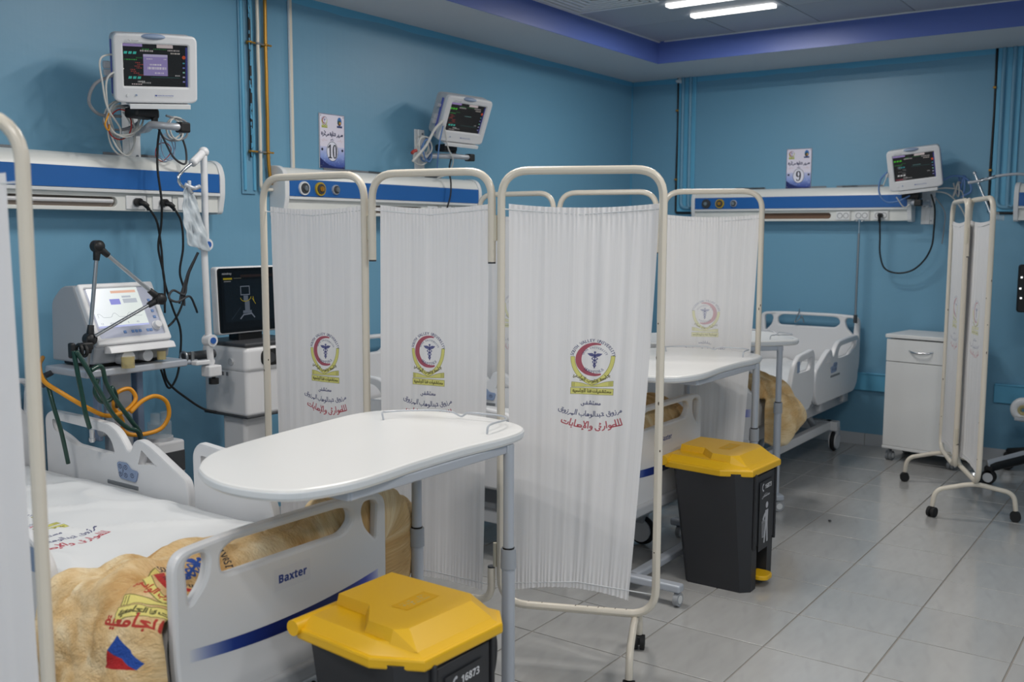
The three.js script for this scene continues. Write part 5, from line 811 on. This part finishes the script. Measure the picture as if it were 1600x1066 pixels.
{
  const t = thing('ventilator_cart', 'grey cart with a flat shelf and slim column carrying the near ventilator', 'cart', [-5.07, 0, 0.33]);
  part(t, 'shelf', box(0.47, 0.03, 0.3, 0.0, 1.013, 0.02, 0.008), M.post);
  part(t, 'shelf_rail', [sweep([[0.235, 1.012, 0.12], [0.31, 1.005, 0.13]], 0.012, 8, false, 0.016)], M.post);
  part(t, 'column', [box(0.1, 0.8, 0.07, 0.03, 0.6, -0.04, 0.012)], M.zinc); part(t, 'column_side', [box(0.03, 0.8, 0.05, 0.12, 0.6, -0.03, 0.008), box(0.02, 0.3, 0.04, -0.07, 0.85, -0.03, 0.006)], M.greyBlue);
  part(t, 'base', [box(0.4, 0.05, 0.07, 0, 0.1, -0.2, 0.015), box(0.4, 0.05, 0.07, 0, 0.1, 0.16, 0.015), box(0.1, 0.05, 0.4, 0.03, 0.11, -0.02, 0.015)], M.bedGrey);
  for (const x of [-0.18, 0.18]) for (const z of [-0.2, 0.16]) part(t, 'caster', [cyl(0.036, 0.03, x, 0.038, z, 'x', 20), box(0.014, 0.04, 0.05, x, 0.07, z, 0.004)], M.darkGrey);
  part(t, 'grip', [cyl(0.02, 0.16, 0.335, 1.03, 0.11, 'x', 16)], M.darkGrey); part(t, 'grip_ring', [tor(0.022, 0.006, 0.255, 1.03, 0.115, 'x'), box(0.014, 0.05, 0.01, 0.28, 1.03, 0.14, 0.003)], M.steel);
  part(t, 'gas_blender', [box(0.05, 0.12, 0.06, -0.05, 0.78, 0.06, 0.01), cyl(0.022, 0.05, -0.1, 0.76, 0.07, 'x', 14)], M.zinc);
}
{ // humidifier
  const t = thing('humidifier', 'small white humidifier box with a dark front, low on the ventilator cart', 'humidifier', [-4.90, 0, 0.39]);
  part(t, 'case', [box(0.14, 0.15, 0.13, 0, 0.6, 0, 0.012)], M.bedWhite); part(t, 'front', [box(0.12, 0.09, 0.006, 0.005, 0.585, 0.066, 0.006)], M.darkGrey);
  part(t, 'chamber', [cyl(0.05, 0.07, -0.01, 0.72, 0.0, 'y', 26), cyl(0.02, 0.05, -0.03, 0.77, 0, 'y', 16), cyl(0.02, 0.05, 0.02, 0.77, 0, 'y', 16)], M.clear); part(t, 'chamber_ring', [cyl(0.055, 0.016, -0.01, 0.683, 0, 'y', 26)], M.bedGrey);
  part(t, 'holder', [box(0.05, 0.1, 0.16, -0.02, 0.6, -0.11, 0.006)], M.bedGrey);
  part(t, 'display_light', [cyl(0.01, 0.006, 0.01, 0.56, 0.07, 'z', 14)], M.hoseBlue);
}
{ // jointed hose arm
  const t = thing('hose_arm', 'jointed grey rod arm with black knuckles in front of the bright ventilator screen', 'support arm');
  const A = [-5.29, 1.045, 0.48], B = [-5.285, 1.153, 0.5], C = [-5.236, 1.512, 0.5], D = [-5.0, 1.297, 0.55], E2 = [-5.275, 1.165, 0.52];
  part(t, 'post', sweep([A, B], 0.009, 10), M.steel); part(t, 'rod', sweep([B, C], 0.008, 10), M.steel); part(t, 'rod', sweep([C, D], 0.008, 10), M.steel); part(t, 'rod', sweep([D, E2], 0.007, 10), M.steel);
  const kn = (P, Q, R) => { const dq = V(...Q).sub(V(...P)).normalize(), dr = V(...R).sub(V(...P)).normalize(); return [new THREE.SphereGeometry(0.024, 18, 12).translate(...P), cyl(0.024, 0.03, ...P, 'z', 20), sweep([P, V(...P).addScaledVector(dq, 0.055)], (k) => 0.016 - 0.004 * k, 10), sweep([P, V(...P).addScaledVector(dr, 0.055)], (k) => 0.016 - 0.004 * k, 10)]; };
  part(t, 'knuckle', kn(B, C, A), M.black); part(t, 'knuckle', kn(C, B, D), M.black); part(t, 'knuckle', kn(D, C, E2), M.black);
  part(t, 'hose_clip', [box(0.05, 0.03, 0.03, -5.32, 1.13, 0.53, 0.008), tor(0.02, 0.007, -5.355, 1.12, 0.54, 'x'), tor(0.02, 0.007, -5.335, 1.115, 0.54, 'x'), box(0.02, 0.06, 0.03, -5.385, 1.12, 0.54, 0.008)], M.black);
}
function hose(label, m, r, pts, end) { const t = thing('breathing_hose', label, 'hose'); part(t, 'hose', sweep(smooth(pts, 80), r, 9), m); if (end) part(t, 'connector', end, M.chrome); return t; }
hose('dark green hose hanging straight down from the clip, metal end free', M.green, 0.009, [[-5.385, 1.12, 0.55], [-5.38, 1.05, 0.56], [-5.37, 0.95, 0.57], [-5.365, 0.88, 0.58], [-5.35, 0.82, 0.58]], [cyl(0.009, 0.05, -5.343, 0.79, 0.582, 'y', 12), cyl(0.012, 0.012, -5.343, 0.775, 0.582, 'y', 12)]);
hose('dark green hose running from the clip down across the head of the near bed', M.green, 0.009, [[-5.38, 1.12, 0.56], [-5.35, 1.05, 0.58], [-5.31, 0.95, 0.6], [-5.26, 0.86, 0.6], [-5.2, 0.8, 0.6], [-5.16, 0.78, 0.6], [-5.12, 0.72, 0.56], [-5.1, 0.66, 0.5]]);
hose('dark green hose looped in front of the cart column', M.green, 0.009, [[-5.33, 1.04, 0.57], [-5.28, 1.05, 0.56], [-5.26, 0.98, 0.56], [-5.22, 0.9, 0.57], [-5.17, 0.82, 0.58], [-5.12, 0.76, 0.56], [-5.08, 0.68, 0.5]]);
hose('short dark green loop close under the shelf', M.green, 0.008, [[-5.29, 1.0, 0.55], [-5.31, 0.95, 0.56], [-5.28, 0.91, 0.56], [-5.24, 0.92, 0.56], [-5.23, 0.96, 0.55], [-5.2, 0.92, 0.53], [-5.18, 0.87, 0.5]]);
hose('dark green hose hanging at the far left of the cart', M.green, 0.0085, [[-5.37, 1.0, 0.3], [-5.385, 0.97, 0.36], [-5.385, 0.88, 0.4], [-5.375, 0.8, 0.42], [-5.36, 0.72, 0.42], [-5.35, 0.66, 0.42]]);
hose('yellow air hose curling in loops below the ventilator shelf', M.hose, 0.009, [[-5.31, 1.06, 0.2], [-5.37, 1.04, 0.28], [-5.4, 0.99, 0.36], [-5.38, 0.95, 0.44], [-5.3, 0.88, 0.5], [-5.22, 0.84, 0.5], [-5.13, 0.85, 0.49], [-5.08, 0.89, 0.48], [-5.1, 0.93, 0.47], [-5.16, 0.92, 0.47], [-5.18, 0.87, 0.48], [-5.14, 0.81, 0.47], [-5.1, 0.72, 0.4], [-5.1, 0.6, 0.34]]);
hose('yellow air hose making a wide ring in front of the humidifier', M.hose, 0.009, [[-5.12, 0.84, 0.5], [-5.06, 0.88, 0.5], [-5.0, 0.89, 0.5], [-4.95, 0.86, 0.5], [-4.94, 0.8, 0.5], [-4.97, 0.75, 0.49], [-5.04, 0.735, 0.48], [-5.1, 0.74, 0.46], [-5.14, 0.77, 0.45]]);
hose('blue-wrapped hose at the left of the cart shelf', M.darkGrey, 0.012, [[-5.3, 1.0, 0.24], [-5.36, 0.99, 0.28], [-5.39, 0.97, 0.34]]);

// ------------------------------------------------------------------ white hinged arm with hook and plastic bag
{
  const t = thing('tube_arm', 'white hinged tube arm with blue joint caps and a steel hook', 'support arm');
  const z = 0.5;
  part(t, 'clamp', [box(0.07, 0.05, 0.06, -4.715, 0.965, z, 0.008), box(0.1, 0.02, 0.04, -4.75, 1.005, z - 0.01, 0.006)], M.bedWhite); part(t, 'clamp_knob', [cyl(0.022, 0.025, -4.705, 0.918, z, 'y', 18), cyl(0.008, 0.03, -4.705, 0.945, z, 'y', 10)], M.black);
  part(t, 'lower_tube', [sweep([[-4.715, 0.97, z], [-4.725, 1.1, z]], 0.0145, 12), sweep([[-4.725, 1.1, z], [-4.735, 1.5, z]], 0.0145, 12)], M.bedWhite);
  part(t, 'upper_tube', sweep([[-4.735, 1.5, z + 0.012], [-4.722, 1.905, z]], 0.0145, 12), M.bedWhite);
  for (const [x, y] of [[-4.725, 1.1], [-4.735, 1.515]]) { const j = part(t, 'joint', cyl(0.026, 0.045, x, y, z + 0.006, 'z', 22), M.bedWhite); part(j, 'joint_cap', cyl(0.014, 0.006, x, y, z + 0.03, 'z', 18), std(0x2a5ca8, 0.4)); }
  part(t, 'elbow', [new THREE.SphereGeometry(0.022, 18, 12).translate(-4.722, 1.908, z), sweep([[-4.722, 1.908, z], [-4.79, 1.862, z + 0.02], [-4.8, 1.855, z + 0.022]], 0.017, 12)], M.bedWhite);
  part(t, 'hook', sweep(smooth([[-4.8, 1.855, z + 0.022], [-4.84, 1.83, z + 0.03], [-4.875, 1.795, z + 0.03], [-4.868, 1.765, z + 0.03], [-4.845, 1.752, z + 0.03], [-4.82, 1.75, z + 0.028]], 30), 0.0065, 9), M.chrome);
  part(t, 'side_screw', [cyl(0.006, 0.03, -4.79, 1.575, z + 0.02, 'x', 10), cyl(0.012, 0.012, -4.805, 1.575, z + 0.02, 'x', 12)], M.zinc);
}
{
  const t = thing('plastic_bag', 'clear crumpled plastic bag tied to the hook of the white arm', 'plastic bag');
  const f = (u, v) => { const w = 0.012 + 0.058 * Math.pow(Math.min(1, (1 - v) * 1.6), 0.6), x = -4.835 + 0.045 * (1 - v) + (u - 0.5) * 1.5 * w, y = 1.50 + 0.255 * v + 0.03 * (1 - v) * (0.5 - u); return [x, y, 0.535 + 0.012 * noise(u * 5, v * 5) + 0.008 * noise(u * 12, v * 9, 3)]; };
  part(t, 'bag', cloth(20, 24, f, 0.004), phys({ color: 0xe4ebf0, roughness: 0.3, transmission: 0.4, thickness: 0, side: THREE.DoubleSide }));
  part(t, 'knot', [sweep(smooth([[-4.85, 1.765, 0.535], [-4.82, 1.75, 0.55], [-4.8, 1.752, 0.54], [-4.78, 1.76, 0.545]], 16), 0.009, 8), sweep(smooth([[-4.83, 1.78, 0.54], [-4.835, 1.75, 0.545], [-4.82, 1.73, 0.54]], 10), 0.008, 8)], M.zinc);
}
coils('cable_bundle', 'dark grey tied leads hanging left of the white hinged arm', [[M.darkGrey, 0.005, [[-4.735, 1.48, 0.46], [-4.77, 1.4, 0.44], [-4.8, 1.3, 0.42], [-4.81, 1.26, 0.42]]], [M.darkGrey, 0.005, [[-4.73, 1.48, 0.45], [-4.76, 1.4, 0.43], [-4.785, 1.28, 0.42], [-4.785, 1.25, 0.42]]], [M.darkGrey, 0.005, [[-4.735, 1.47, 0.45], [-4.775, 1.38, 0.43], [-4.79, 1.3, 0.43], [-4.85, 1.32, 0.43], [-4.87, 1.29, 0.43], [-4.83, 1.27, 0.43], [-4.76, 1.29, 0.42], [-4.7, 1.24, 0.38], [-4.66, 1.21, 0.34]]], [M.darkGrey, 0.005, [[-4.74, 1.46, 0.45], [-4.78, 1.36, 0.43], [-4.8, 1.27, 0.42]]]]);

// ------------------------------------------------------------------ tall ventilator with a black screen
function tallVent(name, label, pos, turn, map) {
  const t = thing(name, label, 'ventilator', pos, turn);
  const scr = new THREE.Group(); scr.position.set(0, 1.262, 0.03); scr.rotation.set(-0.04, -0.03, 0.0); scr.updateMatrix();
  const f = (n, g, m) => part(t, n, merge(Array.isArray(g) ? g : [g]).applyMatrix4(scr.matrix), m);
  f('screen_frame', extr(rrect(0.39, 0.305, 0.018), 0.045, 0.01).translate(0, 0, -0.04), M.bedWhite); f('screen_glass', extr(rrect(0.375, 0.29, 0.014), 0.006, 0.002).translate(0, 0, 0.002), std(0x0c0d0f, 0.15));
  f('display', new THREE.PlaneGeometry(0.345, 0.26).translate(0, 0, 0.0086), new THREE.MeshStandardMaterial({ color: 0x060708, roughness: 0.15, emissive: 0xffffff, emissiveMap: map, emissiveIntensity: 0.32 }));
  part(t, 'neck', [box(0.14, 0.06, 0.08, 0, 1.09, -0.02, 0.012)], M.black);
  part(t, 'top_cover', box(0.335, 0.02, 0.31, 0.02, 1.067, 0.0, 0.01), M.darkGrey);
  part(t, 'case', [box(0.34, 0.12, 0.315, 0.02, 1.0, 0.0, 0.025), box(0.325, 0.22, 0.30, 0.02, 0.85, 0.0, 0.02)], M.bedWhite);
  const g1 = rrect(0.23, 0.075, 0.036); part(t, 'control_panel', extr(g1, 0.012, 0.003).translate(0.05, 1.005, 0.151), M.black); part(t, 'dial', [cyl(0.026, 0.02, -0.02, 1.005, 0.17, 'z', 24, 0.022)], M.darkGrey); part(t, 'indicator', [box(0.008, 0.006, 0.003, 0.035, 0.998, 0.163, 0.001), box(0.008, 0.006, 0.003, 0.055, 0.996, 0.163, 0.001)], M.bedWhite);
  part(t, 'side_port', cyl(0.016, 0.012, -0.152, 0.99, 0.06, 'x', 16), M.bedGrey); part(t, 'side_slot', box(0.004, 0.016, 0.012, -0.144, 0.93, 0.02, 0.001), M.midGrey); part(t, 'side_slot', box(0.004, 0.016, 0.012, -0.144, 0.93, -0.01, 0.001), M.midGrey);
  part(t, 'trim_line', box(0.33, 0.012, 0.305, 0.02, 0.741, 0.0, 0.005), M.darkGrey);
  part(t, 'column', box(0.16, 0.56, 0.16, -0.02, 0.46, 0.0, 0.02), M.bedWhite);
  part(t, 'base', [0, 1, 2, 3].map((k) => { const a = k * Math.PI / 2 + 0.6; return sweep([[0, 0.17, 0], [Math.cos(a) * 0.16, 0.15, Math.sin(a) * 0.16], [Math.cos(a) * 0.3, 0.105, Math.sin(a) * 0.3]], 0.03, 8, false, 0.022); }), M.bedGrey);
  for (let k = 0; k < 4; k++) { const a = k * Math.PI / 2 + 0.6; part(t, 'caster', [cyl(0.036, 0.03, Math.cos(a) * 0.3, 0.038, Math.sin(a) * 0.3, 'x', 20), cyl(0.008, 0.06, Math.cos(a) * 0.3, 0.085, Math.sin(a) * 0.3, 'y', 8)], M.darkGrey); }
  part(t, 'rear_hook', [box(0.05, 0.04, 0.03, -0.16, 0.575, 0.05, 0.006), box(0.1, 0.04, 0.03, -0.1, 0.575, 0.04, 0.006)], M.black);
  return t;
}
tallVent('ventilator', 'tall white ventilator with a dark touch screen, behind the left panel of the large screen', [-4.44, 0, 0.42], 0, canvasTex(640, 480, (c, W, H) => {
  c.fillStyle = '#14161a'; c.fillRect(0, 0, W, H); c.fillStyle = '#1c242c'; c.fillRect(30, 70, W - 60, H - 130);
  c.fillStyle = '#d0d4d8'; c.font = 'bold 24px sans-serif'; c.fillText('mindray', 14, 26); c.fillStyle = '#c8b428'; c.fillRect(24, 52, 90, 16); c.fillStyle = '#6a6a60'; c.fillRect(128, 54, 80, 8); c.fillStyle = '#9a9a98'; c.fillRect(30, 78, 70, 8); c.fillStyle = '#3a2c28'; c.fillRect(200, 30, 420, 22);
  c.strokeStyle = '#8d96a6'; c.fillStyle = '#7d8796'; c.lineWidth = 8; c.strokeRect(196, 128, 90, 70); c.fillRect(222, 205, 46, 50); c.fillRect(232, 250, 50, 90); c.lineWidth = 12; c.beginPath(); c.moveTo(180, 400); c.lineTo(215, 365); c.lineTo(300, 360); c.lineTo(330, 395); c.stroke(); c.fillRect(210, 330, 90, 24);
  c.strokeStyle = '#c8b428'; c.lineWidth = 6; c.beginPath(); c.moveTo(190, 222); c.bezierCurveTo(200, 270, 290, 260, 300, 215); c.moveTo(310, 230); c.lineTo(345, 280); c.moveTo(320, 215); c.lineTo(330, 260); c.stroke();
  c.strokeStyle = '#3a4450'; c.beginPath(); c.moveTo(90, 400); c.lineTo(190, 300); c.stroke();
}));
// parts of a third ventilator reaching into the picture at the right edge
{
  const t = thing('equipment_stand', 'medical stand at the right edge: dark handset, black wheeled foot', 'equipment stand', [-0.42, 0, 3.3]);
  part(t, 'foot', [[-0.3, -0.33], [0.2, -0.3], [0.28, 0.25], [-0.28, 0.28]].map(([x, z]) => sweep([[0, 0.17, 0], [x * 0.5, 0.155, z * 0.5], [x, 0.11, z]], 0.035, 8, false, 0.02)), M.black);
  part(t, 'foot_cover', [sweep([[-0.02, 0.19, -0.02], [-0.15, 0.178, -0.165], [-0.31, 0.125, -0.335]], 0.03, 8, false, 0.012)], M.zinc);
  for (const [x, z] of [[-0.3, -0.33], [0.2, -0.3], [0.28, 0.25], [-0.28, 0.28]]) { const c = part(t, 'caster', [cyl(0.045, 0.018, x - 0.016, 0.046, z, 'x', 22), cyl(0.045, 0.018, x + 0.016, 0.046, z, 'x', 22), box(0.05, 0.05, 0.05, x, 0.09, z, 0.01)], M.rubber); part(c, 'caster_cover', cyl(0.03, 0.056, x, 0.046, z, 'x', 20), M.bedWhite); }
  part(t, 'column', cyl(0.035, 1.05, 0, 0.7, 0, 'y', 20), M.zinc);
  part(t, 'handset', [extr(rrect(0.3, 0.3, 0.02), 0.04, 0.008).rotateY(-Math.PI / 2 + 0.25).translate(-0.06, 1.23, -0.115)], M.black);
  part(t, 'handset_lights', [[1.3, 0], [1.23, -0.004], [1.17, 0.002]].map(([y, d]) => box(0.01, 0.012, 0.012, -0.132, y, -0.232 + d, 0.003)), new THREE.MeshStandardMaterial({ color: 0xffffff, emissive: 0xffffff, emissiveIntensity: 0.8 }));
  part(t, 'tape_roll', [tor(0.05, 0.03, -0.03, 0.45, -0.19, 'x')], M.bedWhite); part(t, 'tape_core', [tor(0.022, 0.012, -0.05, 0.45, -0.19, 'x')], M.amber); part(t, 'shelf', [box(0.2, 0.02, 0.3, -0.02, 0.40, -0.08, 0.006)], M.zinc);
  part(t, 'bracket', [box(0.02, 0.04, 0.14, -0.05, 1.02, -0.07, 0.005)], M.zinc);
}
{
  const t = thing('flexible_arm', 'thin grey flexible arm reaching over the edge-on screen from the right', 'support arm', [0, 0, 0]);
  part(t, 'arm', sweep(smooth([[-0.62, 1.89, 2.74], [-0.6, 1.905, 2.82], [-0.58, 1.925, 2.88], [-0.56, 1.938, 2.96], [-0.54, 1.94, 3.03], [-0.52, 1.93, 3.08]], 40), 0.009, 8), M.zinc);
  part(t, 'sleeve', [sweep([[-0.605, 1.902, 2.80], [-0.598, 1.91, 2.83]], 0.012, 10), sweep([[-0.592, 1.914, 2.845], [-0.578, 1.927, 2.89]], 0.0115, 10)], M.chrome); part(t, 'grip', [sweep([[-0.522, 1.932, 3.07], [-0.51, 1.92, 3.13], [-0.46, 1.85, 3.26]], 0.017, 10), sweep([[-0.46, 1.85, 3.26], [-0.43, 1.6, 3.3], [-0.42, 1.18, 3.3]], 0.015, 10)], M.bedWhite);
}
{
  const t = thing('clamp_rod', 'tilted bright steel rod with a clear clamp behind the edge-on screen', 'steel rod');
  part(t, 'rod', sweep([[-0.5, 1.952, 2.754], [-0.5, 1.695, 2.86], [-0.5, 1.665, 2.863]], 0.0095, 12), M.chrome); part(t, 'tip', new THREE.SphereGeometry(0.013, 14, 10).translate(-0.5, 1.957, 2.752), M.chrome);
  part(t, 'clamp', box(0.04, 0.05, 0.05, -0.5, 1.685, 2.885, 0.01), M.clear); part(t, 'clamp_screw', cyl(0.018, 0.04, -0.5, 1.67, 2.918, 'z', 14), M.clear);
  part(t, 'stem', sweep([[-0.5, 1.66, 2.863], [-0.5, 0.9, 2.863], [-0.5, 0.02, 2.863]], 0.009, 10), M.steel); part(t, 'foot', cyl(0.06, 0.02, -0.5, 0.011, 2.863, 'y', 20, 0.045), M.steel);
}
{ const t = thing('floor_scrap', 'small dark scrap lying on the floor tiles', 'scrap', [-2.13, 0.001, 2.42], 0.4); part(t, 'scrap', cloth(6, 4, (u, v) => [(u - 0.5) * 0.035, 0.004 + 0.004 * Math.sin(u * 5), (v - 0.5) * 0.012], 0.002), M.darkGrey); }
renderer.render(scene, camera);
